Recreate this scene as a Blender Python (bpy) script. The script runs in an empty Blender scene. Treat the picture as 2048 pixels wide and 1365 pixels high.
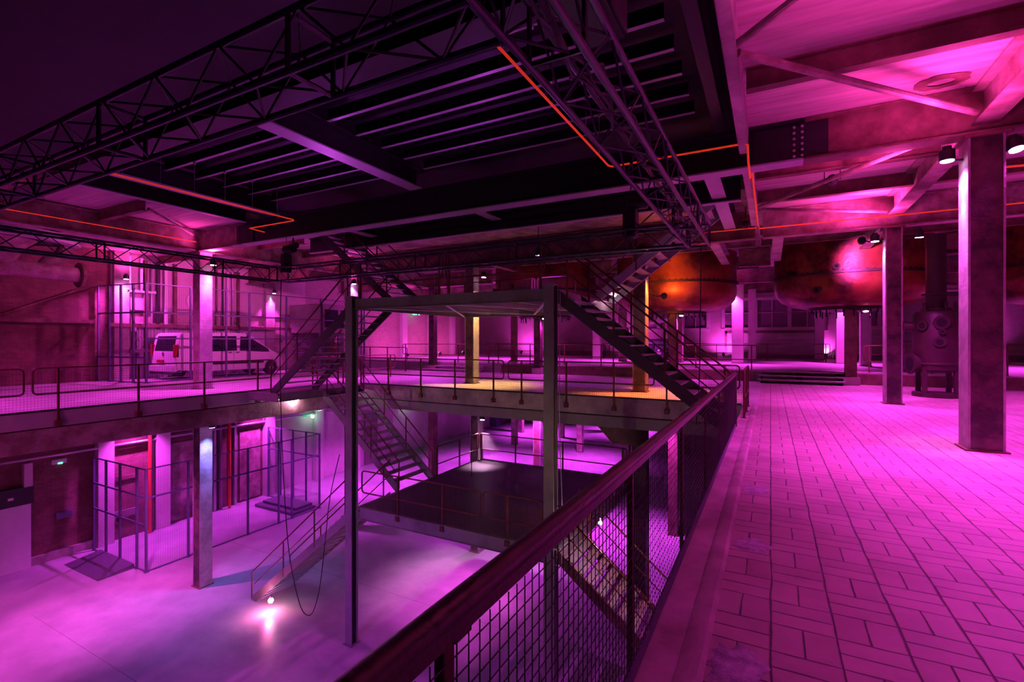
import bpy, math, random
from mathutils import Vector, Matrix
random.seed(7)
SC = bpy.context.scene
COL = SC.collection
R = math.radians

# ------------------------------------------------------------------ mesh builder
class MB:
    def __init__(s): s.v = []; s.f = []; s.sm = False
    def add(s, vs, fs):
        n = len(s.v); s.v += [tuple(v) for v in vs]; s.f += [tuple(i + n for i in f) for f in fs]; return s
    def box(s, x0, x1, y0, y1, z0, z1):
        v = [(x0,y0,z0),(x1,y0,z0),(x1,y1,z0),(x0,y1,z0),(x0,y0,z1),(x1,y0,z1),(x1,y1,z1),(x0,y1,z1)]
        return s.add(v, [(0,3,2,1),(4,5,6,7),(0,1,5,4),(1,2,6,5),(2,3,7,6),(3,0,4,7)])
    def cbox(s, c, d):
        return s.box(c[0]-d[0]/2, c[0]+d[0]/2, c[1]-d[1]/2, c[1]+d[1]/2, c[2]-d[2]/2, c[2]+d[2]/2)
    def frame(s, p, q):
        p, q = Vector(p), Vector(q); d = (q-p).normalized()
        up = Vector((0,0,1))
        if abs(d.z) > .98: side = Vector((1,0,0))
        else: side = d.cross(up).normalized()
        u = side.cross(d).normalized()
        return p, q, d, side, u
    def bar(s, p, q, w, h, ow=0, oh=0):
        p, q, d, a, u = s.frame(p, q); vs = []
        for c in (p, q):
            for (i, j) in ((-1,-1),(1,-1),(1,1),(-1,1)):
                vs.append(c + a*(i*w/2+ow) + u*(j*h/2+oh))
        return s.add(vs, [(0,1,2,3),(7,6,5,4),(0,4,5,1),(1,5,6,2),(2,6,7,3),(3,7,4,0)])
    def tube(s, p, q, r, n=8, caps=True, r2=None):
        p, q, d, a, u = s.frame(p, q); vs = []; r2 = r if r2 is None else r2
        for c, rr in ((p, r), (q, r2)):
            for k in range(n):
                t = 2*math.pi*k/n; vs.append(c + a*math.cos(t)*rr + u*math.sin(t)*rr)
        fs = [(k, (k+1) % n, n+(k+1) % n, n+k) for k in range(n)]
        if caps: fs += [tuple(range(n-1, -1, -1)), tuple(range(n, 2*n))]
        return s.add(vs, fs)
    def path(s, pts, r, n=8, closed=False):
        pts = [Vector(p) for p in pts]; m = len(pts); vs = []; ref = None
        for i, p in enumerate(pts):
            a = pts[i-1] if (i or closed) else p; b = pts[(i+1) % m] if (i < m-1 or closed) else p
            d = (b-a).normalized()
            if ref is None:
                ref = d.cross(Vector((0,0,1)))
                if ref.length < .1: ref = Vector((1,0,0))
            ref = (ref - d*ref.dot(d)).normalized(); u = d.cross(ref)
            for k in range(n):
                t = 2*math.pi*k/n; vs.append(p + ref*math.cos(t)*r + u*math.sin(t)*r)
        fs = []
        for i in range(m if closed else m-1):
            j = (i+1) % m
            for k in range(n): fs.append((i*n+k, i*n+(k+1) % n, j*n+(k+1) % n, j*n+k))
        if not closed: fs += [tuple(range(n-1, -1, -1)), tuple(range((m-1)*n, m*n))]
        return s.add(vs, fs)
    def lathe(s, prof, c, axis='z', n=32, cap=True):
        # prof: list of (radius, along)
        vs = []
        for r, h in prof:
            for k in range(n):
                t = 2*math.pi*k/n; x, y = r*math.cos(t), r*math.sin(t)
                if axis == 'z': p = (x, y, h)
                elif axis == 'x': p = (h, x, y)
                else: p = (y, h, x)
                vs.append((c[0]+p[0], c[1]+p[1], c[2]+p[2]))
        fs = []; m = len(prof)
        for i in range(m-1):
            for k in range(n): fs.append((i*n+k, i*n+(k+1) % n, (i+1)*n+(k+1) % n, (i+1)*n+k))
        if cap: fs += [tuple(range(n-1, -1, -1)), tuple(range((m-1)*n, m*n))]
        return s.add(vs, fs)
    def prism(s, poly, axis, a, b):
        # poly in the plane normal to axis; x: (y,z)  y: (x,z)  z: (x,y)
        def P(p, t): return (t, p[0], p[1]) if axis == 'x' else (p[0], t, p[1]) if axis == 'y' else (p[0], p[1], t)
        n = len(poly); vs = [P(p, a) for p in poly] + [P(p, b) for p in poly]
        return s.add(vs, [tuple(range(n-1, -1, -1)), tuple(range(n, 2*n))] + [(k, (k+1) % n, n+(k+1) % n, n+k) for k in range(n)])
    def ibeam(s, p, q, h, b, tf=.02, tw=.012):
        s.bar(p, q, tw, h-2*tf); s.bar(p, q, b, tf, 0, h/2-tf/2); s.bar(p, q, b, tf, 0, -h/2+tf/2); return s
    def build(s, name, mat, parent=None, smooth=False, bevel=0):
        off = parent_world(parent)
        me = bpy.data.meshes.new(name)
        me.from_pydata([(x-off[0], y-off[1], z-off[2]) for x, y, z in s.v], [], s.f)
        import bmesh
        bm = bmesh.new(); bm.from_mesh(me); bmesh.ops.recalc_face_normals(bm, faces=bm.faces)
        if bevel: bmesh.ops.bevel(bm, geom=bm.edges[:], offset=bevel, segments=2, affect='EDGES', clamp_overlap=True)
        bm.to_mesh(me); bm.free()
        me.materials.append(mat)
        o = bpy.data.objects.new(name, me); COL.objects.link(o)
        if parent: o.parent = parent
        if smooth:
            me.shade_smooth() if hasattr(me, 'shade_smooth') else [setattr(p, 'use_smooth', True) for p in me.polygons]
            if smooth == 'auto': me.set_sharp_from_angle(angle=R(35))
        return o

def parent_world(p):
    v = Vector((0,0,0))
    while p is not None: v += p.location; p = p.parent
    return v
def tag(o, label, cat, group=None):
    o['label'] = label; o['category'] = cat
    if group: o['group'] = group
    return o
def thing(name, label, cat, loc=(0,0,0), group=None):
    o = bpy.data.objects.new(name, None); o.empty_display_size = .2; COL.objects.link(o); o.location = loc
    return tag(o, label, cat, group)
def struct(name, mb, m, **k):
    o = mb.build(name, m, **k); o['kind'] = 'structure'; return o

# ------------------------------------------------------------------ materials
def nodes(name):
    m = bpy.data.materials.new(name); m.use_nodes = True
    nt = m.node_tree; b = nt.nodes['Principled BSDF']; return m, nt, b
def N(nt, t, **kw):
    n = nt.nodes.new(t)
    for k, v in kw.items(): setattr(n, k, v)
    return n
def surf(name, c1, c2=None, rough=.6, metal=0., scale=3., bump=.15, dist=.02, contrast=(.35,.7), stain=None, stretch=(1,1,1), rvar=.12, spec=.5):
    m, nt, b = nodes(name); L = nt.links
    tc = N(nt, 'ShaderNodeTexCoord'); mp = N(nt, 'ShaderNodeMapping'); mp.inputs['Scale'].default_value = stretch
    L.new(tc.outputs['Object'], mp.inputs['Vector'])
    no = N(nt, 'ShaderNodeTexNoise'); no.inputs['Scale'].default_value = scale; no.inputs['Detail'].default_value = 8; no.inputs['Roughness'].default_value = .65
    L.new(mp.outputs[0], no.inputs['Vector'])
    mr = N(nt, 'ShaderNodeMapRange'); mr.inputs['From Min'].default_value = contrast[0]; mr.inputs['From Max'].default_value = contrast[1]
    L.new(no.outputs['Fac'], mr.inputs['Value'])
    mx = N(nt, 'ShaderNodeMix', data_type='RGBA'); mx.inputs['A'].default_value = (*c1, 1); mx.inputs['B'].default_value = (*(c2 or c1), 1)
    L.new(mr.outputs[0], mx.inputs['Factor']); out = mx.outputs['Result']
    if stain:
        n2 = N(nt, 'ShaderNodeTexNoise'); n2.inputs['Scale'].default_value = scale*.23; n2.inputs['Detail'].default_value = 6
        L.new(mp.outputs[0], n2.inputs['Vector'])
        r2 = N(nt, 'ShaderNodeMapRange'); r2.inputs['From Min'].default_value = .52; r2.inputs['From Max'].default_value = .68
        L.new(n2.outputs['Fac'], r2.inputs['Value'])
        m2 = N(nt, 'ShaderNodeMix', data_type='RGBA'); m2.inputs['B'].default_value = (*stain, 1)
        L.new(out, m2.inputs['A']); L.new(r2.outputs[0], m2.inputs['Factor']); out = m2.outputs['Result']
    L.new(out, b.inputs['Base Color'])
    rr = N(nt, 'ShaderNodeMapRange'); rr.inputs['To Min'].default_value = max(.03, rough-rvar); rr.inputs['To Max'].default_value = min(1, rough+rvar)
    L.new(no.outputs['Fac'], rr.inputs['Value']); L.new(rr.outputs[0], b.inputs['Roughness'])
    b.inputs['Metallic'].default_value = metal; b.inputs['Specular IOR Level'].default_value = spec
    if bump:
        n3 = N(nt, 'ShaderNodeTexNoise'); n3.inputs['Scale'].default_value = scale*7; n3.inputs['Detail'].default_value = 6
        L.new(mp.outputs[0], n3.inputs['Vector'])
        bp = N(nt, 'ShaderNodeBump'); bp.inputs['Strength'].default_value = bump; bp.inputs['Distance'].default_value = dist
        L.new(n3.outputs['Fac'], bp.inputs['Height']); L.new(bp.outputs[0], b.inputs['Normal'])
    return m
def emit(name, c, s):
    m, nt, b = nodes(name); b.inputs['Base Color'].default_value = (*c, 1)
    b.inputs['Emission Color'].default_value = (*c, 1); b.inputs['Emission Strength'].default_value = s; return m
def brick(name, c1, c2, mortar, axis='x', scale=1., stain=None, bump=.6):
    # axis = normal of the wall face
    m, nt, b = nodes(name); L = nt.links
    tc = N(nt, 'ShaderNodeTexCoord'); sp = N(nt, 'ShaderNodeSeparateXYZ'); cb = N(nt, 'ShaderNodeCombineXYZ')
    L.new(tc.outputs['Object'], sp.inputs[0])
    L.new(sp.outputs['Y' if axis == 'x' else 'X'], cb.inputs['X']); L.new(sp.outputs['Z'], cb.inputs['Y'])
    bt = N(nt, 'ShaderNodeTexBrick'); L.new(cb.outputs[0], bt.inputs['Vector'])
    bt.inputs['Scale'].default_value = scale; bt.inputs['Brick Width'].default_value = .24; bt.inputs['Row Height'].default_value = .075
    bt.inputs['Mortar Size'].default_value = .008; bt.inputs['Mortar Smooth'].default_value = .3
    bt.inputs['Color1'].default_value = (*c1, 1); bt.inputs['Color2'].default_value = (*c2, 1); bt.inputs['Mortar'].default_value = (*mortar, 1)
    no = N(nt, 'ShaderNodeTexNoise'); no.inputs['Scale'].default_value = .9; no.inputs['Detail'].default_value = 9; no.inputs['Roughness'].default_value = .7
    L.new(tc.outputs['Object'], no.inputs['Vector'])
    mr = N(nt, 'ShaderNodeMapRange'); mr.inputs['From Min'].default_value = .42; mr.inputs['From Max'].default_value = .62
    L.new(no.outputs['Fac'], mr.inputs['Value'])
    mx = N(nt, 'ShaderNodeMix', data_type='RGBA'); mx.inputs['B'].default_value = (*(stain or c2), 1)
    L.new(bt.outputs['Color'], mx.inputs['A']); L.new(mr.outputs[0], mx.inputs['Factor']); L.new(mx.outputs['Result'], b.inputs['Base Color'])
    b.inputs['Roughness'].default_value = .8
    bp = N(nt, 'ShaderNodeBump'); bp.inputs['Strength'].default_value = bump; bp.inputs['Distance'].default_value = .012; bp.invert = True
    L.new(bt.outputs['Fac'], bp.inputs['Height']); L.new(bp.outputs[0], b.inputs['Normal'])
    return m
def paving():
    m, nt, b = nodes('basket_weave_brick_paving'); L = nt.links
    def M(op, a, c=None, clampv=False):
        n = N(nt, 'ShaderNodeMath', operation=op); n.use_clamp = clampv
        for i, x in enumerate((a, c)):
            if x is None: continue
            if isinstance(x, (int, float)): n.inputs[i].default_value = x
            else: L.new(x, n.inputs[i])
        return n.outputs[0]
    tc = N(nt, 'ShaderNodeTexCoord'); sp = N(nt, 'ShaderNodeSeparateXYZ')
    nz = N(nt, 'ShaderNodeTexNoise'); nz.inputs['Scale'].default_value = 2.2; nz.inputs['Detail'].default_value = 4
    L.new(tc.outputs['Object'], nz.inputs['Vector'])
    L.new(tc.outputs['Object'], sp.inputs[0])
    wob = M('MULTIPLY', M('SUBTRACT', nz.outputs['Fac'], .5), .03)
    X = M('ADD', sp.outputs['X'], wob); Y = M('ADD', sp.outputs['Y'], wob)
    A, B = .322, .285
    u = M('DIVIDE', X, A); v = M('DIVIDE', M('ADD', Y, -.079), B)
    iu = M('FLOOR', u); iv = M('FLOOR', v); fu = M('SUBTRACT', u, iu); fv = M('SUBTRACT', v, iv)
    par = M('FLOORED_MODULO', M('ADD', M('ADD', iu, iv), 1), 2)
    par = M('GREATER_THAN', par, .5)
    eu = M('MULTIPLY', M('MINIMUM', fu, M('SUBTRACT', 1, fu)), A)
    ev = M('MULTIPLY', M('MINIMUM', fv, M('SUBTRACT', 1, fv)), B)
    mu = M('MULTIPLY', M('ABSOLUTE', M('SUBTRACT', fu, .5)), A)
    mv = M('MULTIPLY', M('ABSOLUTE', M('SUBTRACT', fv, .5)), B)
    mid = M('ADD', M('MULTIPLY', mu, par), M('MULTIPLY', mv, M('SUBTRACT', 1, par)))
    d = M('MINIMUM', M('MULTIPLY', eu, .55), M('MULTIPLY', M('MINIMUM', ev, mid), .72))
    n2 = N(nt, 'ShaderNodeTexNoise'); n2.inputs['Scale'].default_value = 5; L.new(tc.outputs['Object'], n2.inputs['Vector'])
    wdt = M('ADD', M('MULTIPLY', n2.outputs['Fac'], .009), .0004)
    g = M('SUBTRACT', 1, M('DIVIDE', d, wdt), True)
    g = M('MULTIPLY', M('POWER', g, .5), 1.0, True)
    # per-brick tint
    cv = N(nt, 'ShaderNodeCombineXYZ'); L.new(iu, cv.inputs[0]); L.new(iv, cv.inputs[1])
    L.new(M('ADD', M('MULTIPLY', M('GREATER_THAN', fu, .5), par), M('MULTIPLY', M('GREATER_THAN', fv, .5), M('SUBTRACT', 1, par))), cv.inputs[2])
    wn = N(nt, 'ShaderNodeTexWhiteNoise', noise_dimensions='3D'); L.new(cv.outputs[0], wn.inputs['Vector'])
    n3 = N(nt, 'ShaderNodeTexNoise'); n3.inputs['Scale'].default_value = 1.1; n3.inputs['Detail'].default_value = 9; n3.inputs['Roughness'].default_value = .7
    L.new(tc.outputs['Object'], n3.inputs['Vector'])
    t = M('ADD', M('MULTIPLY', wn.outputs['Value'], .12), M('MULTIPLY', n3.outputs['Fac'], .88))
    cr = N(nt, 'ShaderNodeValToRGB'); e = cr.color_ramp.elements
    e[0].position = .3; e[0].color = (.33,.27,.25,1); e[1].position = .72; e[1].color = (.62,.54,.48,1)
    L.new(t, cr.inputs[0])
    mx = N(nt, 'ShaderNodeMix', data_type='RGBA'); mx.inputs['B'].default_value = (.055,.045,.055,1)
    L.new(cr.outputs[0], mx.inputs['A']); L.new(g, mx.inputs['Factor']); L.new(mx.outputs['Result'], b.inputs['Base Color'])
    L.new(M('ADD', M('MULTIPLY', n3.outputs['Fac'], .3), .36), b.inputs['Roughness'])
    bp = N(nt, 'ShaderNodeBump'); bp.inputs['Strength'].default_value = .45; bp.inputs['Distance'].default_value = .01; bp.invert = True
    L.new(M('ADD', g, M('MULTIPLY', n2.outputs['Fac'], .2)), bp.inputs['Height']); L.new(bp.outputs[0], b.inputs['Normal'])
    return m

M_ = {}
M_['screed'] = surf('polished_concrete_floor', (.36,.35,.37), (.54,.53,.54), rough=.36, scale=.9, bump=.06, stain=(.29,.28,.30), rvar=.16)
M_['slab'] = surf('gallery_concrete_floor', (.42,.40,.40), (.58,.55,.54), rough=.45, scale=1.2, bump=.1, stain=(.34,.32,.32))
M_['concrete'] = surf('stained_concrete', (.32,.26,.25), (.66,.58,.55), rough=.8, scale=1.6, bump=.3, stain=(.24,.20,.19))
M_['plaster'] = surf('board_marked_concrete_ceiling', (.38,.27,.28), (.68,.55,.54), rough=.85, scale=2.0, bump=.3, stretch=(.25,3,1), stain=(.42,.32,.32))
M_['rust'] = surf('rusty_painted_steel', (.14,.06,.05), (.34,.20,.17), rough=.6, metal=.2, scale=2.5, bump=.25, stain=(.10,.05,.045))
M_['oldpaint'] = surf('worn_painted_steel', (.26,.15,.14), (.46,.35,.33), rough=.6, scale=2.4, bump=.35, stain=(.11,.05,.05), contrast=(.4,.6))
M_['colgrey'] = surf('worn_grey_lit_column_paint', (.34,.31,.31), (.52,.50,.50), rough=.6, scale=2.6, bump=.35, stain=(.14,.08,.08), contrast=(.4,.6))  # also the lit copy for lamp-side column plates, light put into colour
M_['coldark'] = surf('dark_shaded_column_paint', (.045,.02,.03), (.15,.08,.085), rough=.5, scale=2.4, bump=.35, stain=(.30,.20,.20), contrast=(.42,.6))  # also the shaded copy for column faces turned from the lamps
M_['black'] = surf('black_painted_steel', (.014,.013,.02), (.026,.024,.034), rough=.5, scale=4, bump=.03)
M_['deck'] = surf('black_deck_sheet', (.008,.006,.013), (.013,.010,.018), rough=.65, scale=4, bump=.03)
M_['joist'] = surf('lit_joist_paint', (.30,.29,.33), (.38,.37,.41), rough=.4, scale=3, bump=.03)  # pale copy for joist flanges, light from below put into the colour
M_['flange'] = surf('pale_lit_steel', (.40,.39,.44), (.48,.47,.52), rough=.45, scale=4, bump=.04)  # pale copy for lit undersides, light put into the colour
M_['tower'] = surf('grey_green_tower_paint', (.25,.24,.225), (.32,.31,.29), rough=.5, scale=3, bump=.06, stain=(.15,.145,.13))
M_['towerdark'] = surf('shaded_tower_paint', (.06,.055,.06), (.09,.085,.09), rough=.5, scale=3, bump=.06)  # darker copy of the tower paint, shade put into webs and stringers
M_['tread'] = surf('steel_tread', (.34,.32,.33), (.44,.42,.43), rough=.5, metal=.4, scale=5, bump=.1)
M_['decking'] = surf('dark_platform_boards', (.05,.04,.045), (.09,.075,.08), rough=.42, scale=2, bump=.12, stretch=(.3,3,1))
M_['redrail'] = surf('oxide_red_rail_paint', (.11,.028,.022), (.19,.055,.04), rough=.45, scale=6, bump=.1)
M_['wire'] = surf('dark_wire', (.05,.04,.05), (.09,.07,.08), rough=.5, metal=.5, scale=9, bump=0)
M_['handrail'] = surf('purple_black_handrail', (.05,.025,.03), (.09,.045,.05), rough=.38, scale=9, bump=.15, stain=(.15,.08,.08))
M_['cage'] = surf('blue_grey_cage_steel', (.13,.12,.22), (.18,.17,.28), rough=.45, metal=.3, scale=5, bump=.03)
M_['truss'] = surf('black_truss_tube', (.035,.035,.05), (.06,.06,.08), rough=.32, metal=.6, scale=6, bump=0)
M_['copper'] = surf('red_copper_patina', (.21,.042,.024), (.065,.015,.014), rough=.42, metal=.55, scale=1.7, bump=.35, contrast=(.42,.6), stain=(.48,.13,.05), rvar=.2)
M_['boiler'] = surf('brown_boiler_iron', (.035,.018,.02), (.065,.03,.032), rough=.5, metal=.3, scale=2, bump=.2)
M_['hole'] = surf('black_opening', (.004,.004,.004), None, rough=.9, bump=0)
M_['redcable'] = surf('glowing_red_pipe', (.85,.06,.015), None, rough=.35, scale=3, bump=0)
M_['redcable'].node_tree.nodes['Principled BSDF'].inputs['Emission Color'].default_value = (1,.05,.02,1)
M_['redcable'].node_tree.nodes['Principled BSDF'].inputs['Emission Strength'].default_value = .45  # weak emission makes the pipe glow, it is no lamp
M_['redpipe'] = surf('red_standpipe', (.7,.06,.03), (.6,.05,.03), rough=.35, scale=3, bump=0)
M_['brickred'] = brick('weathered_red_brick', (.26,.11,.10), (.18,.07,.06), (.26,.19,.17), 'x', stain=(.13,.05,.045))
M_['brickpale'] = brick('pale_painted_brick', (.60,.52,.49), (.48,.38,.36), (.24,.17,.16), 'x', stain=(.50,.40,.37))
M_['brickback'] = brick('pale_back_brick', (.58,.50,.48), (.50,.42,.40), (.34,.27,.25), 'y', stain=(.46,.36,.34))
M_['render'] = surf('pale_rendered_wall', (.60,.52,.52), (.74,.66,.65), rough=.85, scale=1.2, bump=.15, stain=(.5,.4,.4))
M_['white'] = surf('white_paint', (.74,.73,.74), (.80,.79,.80), rough=.5, scale=4, bump=.02)
M_['vanwhite'] = surf('white_van_paint', (.78,.77,.79), None, rough=.25, scale=4, bump=0, rvar=.03)
M_['glass'] = surf('dark_glass', (.012,.012,.02), None, rough=.12, scale=4, bump=0, rvar=.04)
M_['tyre'] = surf('tyre_rubber', (.02,.02,.02), (.03,.03,.03), rough=.8, scale=8, bump=.1)
M_['plastic'] = surf('black_plastic', (.02,.02,.024), None, rough=.45, scale=8, bump=0)
M_['silver'] = surf('silver_metal', (.6,.6,.62), None, rough=.3, metal=1, scale=8, bump=0)
M_['taillight'] = surf('red_lamp_glass', (.42,.03,.02), None, rough=.2, scale=4, bump=0)
M_['galv'] = surf('galvanised_pipe', (.50,.49,.52), (.62,.60,.64), rough=.35, metal=.7, scale=4, bump=.03)
M_['corrug'] = surf('pale_corrugated_sheet', (.55,.52,.56), (.62,.60,.63), rough=.5, metal=.1, scale=2, bump=.05)
M_['drab'] = surf('drab_panel', (.22,.17,.18), (.30,.24,.25), rough=.7, scale=1.4, bump=.1, stain=(.15,.10,.11))
M_['ramp'] = surf('ramp_chequer_plate', (.12,.11,.15), (.17,.16,.2), rough=.45, metal=.4, scale=8, bump=.1)
M_['patch'] = surf('grey_mortar_patch', (.30,.29,.34), (.72,.70,.76), rough=.9, scale=14, bump=.8, dist=.01, stain=(.2,.19,.22))
M_['pave'] = paving()
M_['lens'] = emit('lamp_lens', (1,.55,1), 16)
M_['lensv'] = emit('violet_lamp_lens', (.55,.3,1), 12)
M_['bulb'] = emit('white_lamp_bulb', (1,.86,.95), 45)
M_['exit'] = emit('green_exit_panel', (.12,.95,.45), 2.2)
M_['exitdark'] = emit('green_exit_backing', (.02,.35,.15), .8)
M_['emerg'] = emit('emergency_lamp_lens', (.7,1,.8), 14)

GZ = -6.8      # ground floor
SZ = .45       # raised stage
CZ = 5.45      # underside of slabs

# ------------------------------------------------------------------ room shell
struct('floor', MB().box(-24.5, 14, -6, 50, GZ-.2, GZ), M_['screed'])
struct('floor', MB().box(-.29, 16, -5, 22.3, -.45, 0), M_['pave'])
struct('floor', MB().box(-24.5, -14.95, -5, 22.3, -.38, 0), M_['slab'])
struct('floor', MB().box(-14.95, -.29, 13.8, 22.3, -.52, 0), M_['slab'])
struct('floor', MB().box(-24.5, 16, 22.3, 38, -.4, SZ), M_['slab'])
struct('trim_1', MB().box(-.62, -.42, -5, 13.8, -.45, 0), M_['concrete'])
kerb = MB().prism([(-.42,-.4),(-.29,-.4),(-.29,.002),(-.315,.03),(-.375,.03),(-.42,.004)], 'y', -5, 13.8)
struct('trim_2', kerb, M_['concrete'], smooth='auto')
# ceiling slabs
struct('ceiling', MB().box(-.35, 16, -5, 38, CZ, CZ+.3), M_['plaster'])
struct('ceiling', MB().box(-24.5, -14.7, -5, 38, CZ, CZ+.3), M_['plaster'])
struct('ceiling', MB().box(-14.7, -.35, 13.4, 38, CZ, CZ+.3), M_['oldpaint'])
struct('ceiling', MB().box(-14.7, -.35, -5, 13.4, 6.05, 6.2), M_['deck'])
struct('ceiling', MB().box(-14.7, -.55, -5, 4.0, 4.95, 5.0), M_['deck'])
# walls
WX = -24.5
struct('wall_left', MB().box(WX-.4, WX, -5, 10.0, GZ, CZ), M_['brickred'])
struct('wall_left', MB().box(WX-.4, WX, 10.0, 24.0, 0, CZ).box(WX-.4, WX, 10.0, 24.0, -1, 0), M_['brickpale'])
struct('wall_left', MB().box(WX-.4, WX, 10.0, 17.3, GZ, -1), M_['brickred'])
struct('wall_left', MB().box(WX-.4, WX, 17.3, 50, GZ, -1), M_['render'])
struct('wall_left', MB().box(WX-.4, WX, 24.0, 38.4, -1, CZ), M_['brickpale'])
struct('wall_left', MB().box(WX, WX+.12, 10.0, 19.6, 3.0, CZ), M_['render'])
struct('wall_back', MB().box(WX-.4, 16, 38, 38.4, -1, CZ), M_['brickback'])
struct('wall_back', MB().box(WX-.4, 14, 50, 50.4, GZ, -.4), M_['render'])
struct('wall_right', MB().box(16, 16.4, -5, 38.4, GZ, CZ), M_['brickpale'])
struct('trim_3', MB().box(WX, WX+.1, -5, 9.4, GZ, GZ+.32), M_['concrete'])

for yj in (3.9, 6.2, 12.4): struct('trim_4', MB().box(-20, 13, yj-.006, yj+.006, GZ-.01, GZ+.0015), M_['drab'])
# pilasters on the left and back walls
pil = [(WX+.15, y, .3, .55) for y in (10.3, 17.2, 24.2, 28.3, 31.6, 34.6)]
k = 0
for (x, y, w, d) in pil:
    o = MB().box(x-w/2, x+w/2, y-d/2, y+d/2, 0 if y < 22 else SZ, CZ).build('wall_pilaster', M_['white'] if y > 24.5 else M_['concrete'], bevel=.01)
    names = ['nearest the camera behind the upper cage', 'behind the nose of the van', 'beside the tall brown panel', 'first on the pale brick wall', 'second on the pale brick wall', 'in the far left corner']
    tag(o, 'pale pilaster on the upper left wall, ' + names[k], 'pilaster', 'pilasters of the upper left wall'); k += 1
for i, y in enumerate((9.75, 11.9, 17.2, 20.5, 23.5, 27.2)):
    o = MB().box(WX, WX+.32, y-.28, y+.28, GZ, -1.0).build('wall_pilaster', M_['render'], bevel=.01)
    tag(o, 'pale pilaster on the lower left wall, ' + ['at the front panel of the cage', 'beside the red pipe in the cage', 'at the far end of the cage', 'under the green lamp', 'behind the middle stair', 'beyond the middle stair'][i], 'pilaster', 'pilasters of the lower left wall')

# ------------------------------------------------------------------ girders
def girder(label, p, q, h, b, m, z, hname='steel_girder', group=None, tf=.03, tw=.02, stiff=None, cat='girder', pale=True):
    """z = underside"""
    p = (p[0], p[1], z+h/2); q = (q[0], q[1], z+h/2)
    e = thing(hname, label, cat, p, group)
    MB().bar(p, q, tw, h-2*tf).build('web', m, e)
    MB().bar(p, q, b, tf, 0, h/2-tf/2).build('top_flange', m, e)
    MB().bar(p, q, b, tf, 0, -h/2+tf/2).build('bottom_flange', M_['flange'] if m is M_['black'] and pale else m, e)  # black girders get a paler underside, painted as if lit
    if stiff:
        d = Vector(q)-Vector(p)
        for t in stiff:
            c = Vector(p) + d.normalized()*t
            s = MB()
            if abs(d.x) > abs(d.y): s.box(c.x-.008, c.x+.008, c.y-b/2+.01, c.y+b/2-.01, z+tf, z+h-tf)
            else: s.box(c.x-b/2+.01, c.x+b/2-.01, c.y-.008, c.y+.008, z+tf, z+h-tf)
            s.build('stiffener', m, e)
    return e
BY = 9.75
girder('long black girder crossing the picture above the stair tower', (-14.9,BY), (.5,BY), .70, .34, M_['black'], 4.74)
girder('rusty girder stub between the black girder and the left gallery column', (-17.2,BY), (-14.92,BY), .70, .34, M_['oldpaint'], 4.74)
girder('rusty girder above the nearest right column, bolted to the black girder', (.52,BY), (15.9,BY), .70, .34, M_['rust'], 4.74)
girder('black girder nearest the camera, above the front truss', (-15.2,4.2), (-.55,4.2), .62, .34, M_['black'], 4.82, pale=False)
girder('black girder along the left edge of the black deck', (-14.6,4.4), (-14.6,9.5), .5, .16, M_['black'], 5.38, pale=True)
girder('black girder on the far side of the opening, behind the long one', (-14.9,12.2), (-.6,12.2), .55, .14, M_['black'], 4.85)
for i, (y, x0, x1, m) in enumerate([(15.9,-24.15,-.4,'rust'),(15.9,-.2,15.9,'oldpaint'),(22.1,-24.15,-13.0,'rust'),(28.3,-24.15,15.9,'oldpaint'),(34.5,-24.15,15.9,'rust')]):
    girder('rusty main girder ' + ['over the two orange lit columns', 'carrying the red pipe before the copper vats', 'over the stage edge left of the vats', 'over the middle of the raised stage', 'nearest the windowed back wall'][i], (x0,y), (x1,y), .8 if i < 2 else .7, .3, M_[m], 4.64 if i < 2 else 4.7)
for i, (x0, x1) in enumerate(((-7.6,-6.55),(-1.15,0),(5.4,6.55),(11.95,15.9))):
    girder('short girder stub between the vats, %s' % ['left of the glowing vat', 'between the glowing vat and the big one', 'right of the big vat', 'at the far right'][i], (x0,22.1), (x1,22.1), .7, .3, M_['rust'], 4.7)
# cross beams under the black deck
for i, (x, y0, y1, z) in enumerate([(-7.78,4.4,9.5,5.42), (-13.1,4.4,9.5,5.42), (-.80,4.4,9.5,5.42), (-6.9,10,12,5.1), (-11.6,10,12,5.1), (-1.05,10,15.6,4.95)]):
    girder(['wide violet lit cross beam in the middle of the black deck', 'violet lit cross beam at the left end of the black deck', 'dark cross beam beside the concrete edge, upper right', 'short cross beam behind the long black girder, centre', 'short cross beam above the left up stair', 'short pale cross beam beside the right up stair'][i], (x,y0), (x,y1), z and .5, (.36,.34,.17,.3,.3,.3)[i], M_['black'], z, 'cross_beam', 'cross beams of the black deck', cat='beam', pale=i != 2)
# joists
jn = 0
for (x0, x1) in ((-12.9,-8.0), (-7.3,-1.2)):
    for j, y in enumerate((4.95, 5.66, 6.37, 7.08, 7.79, 8.5, 9.21)):
        o = thing('deck_joist', '', 'joist', (x0,y,5.75))
        MB().bar((x0,y,5.86), (x1,y,5.86), .012, .17).build('web', M_['deck'], o); MB().bar((x0,y,5.955), (x1,y,5.955), .075, .012).build('top_flange', M_['deck'], o)  # unlit web painted black, only the bottom flange is pale
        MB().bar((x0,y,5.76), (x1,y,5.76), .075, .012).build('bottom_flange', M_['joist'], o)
        tag(o, 'thin joist under the black deck, %s from the near girder, %s of the middle beam' % (['first','second','third','fourth','fifth','sixth','seventh'][j], 'left' if x0 < -10 else 'right'), 'joist', 'joists of the black deck')
for j, y in enumerate((10.5, 11.3)):
    mb = MB(); mb.ibeam((-14.7,y,5.6), (-.6,y,5.6), .18, .08, .012, .01)
    tag(mb.build('deck_joist', M_['joist']), ['joist just behind the long black girder', 'joist just before the far black girder'][j], 'joist', 'joists of the black deck')
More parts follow.
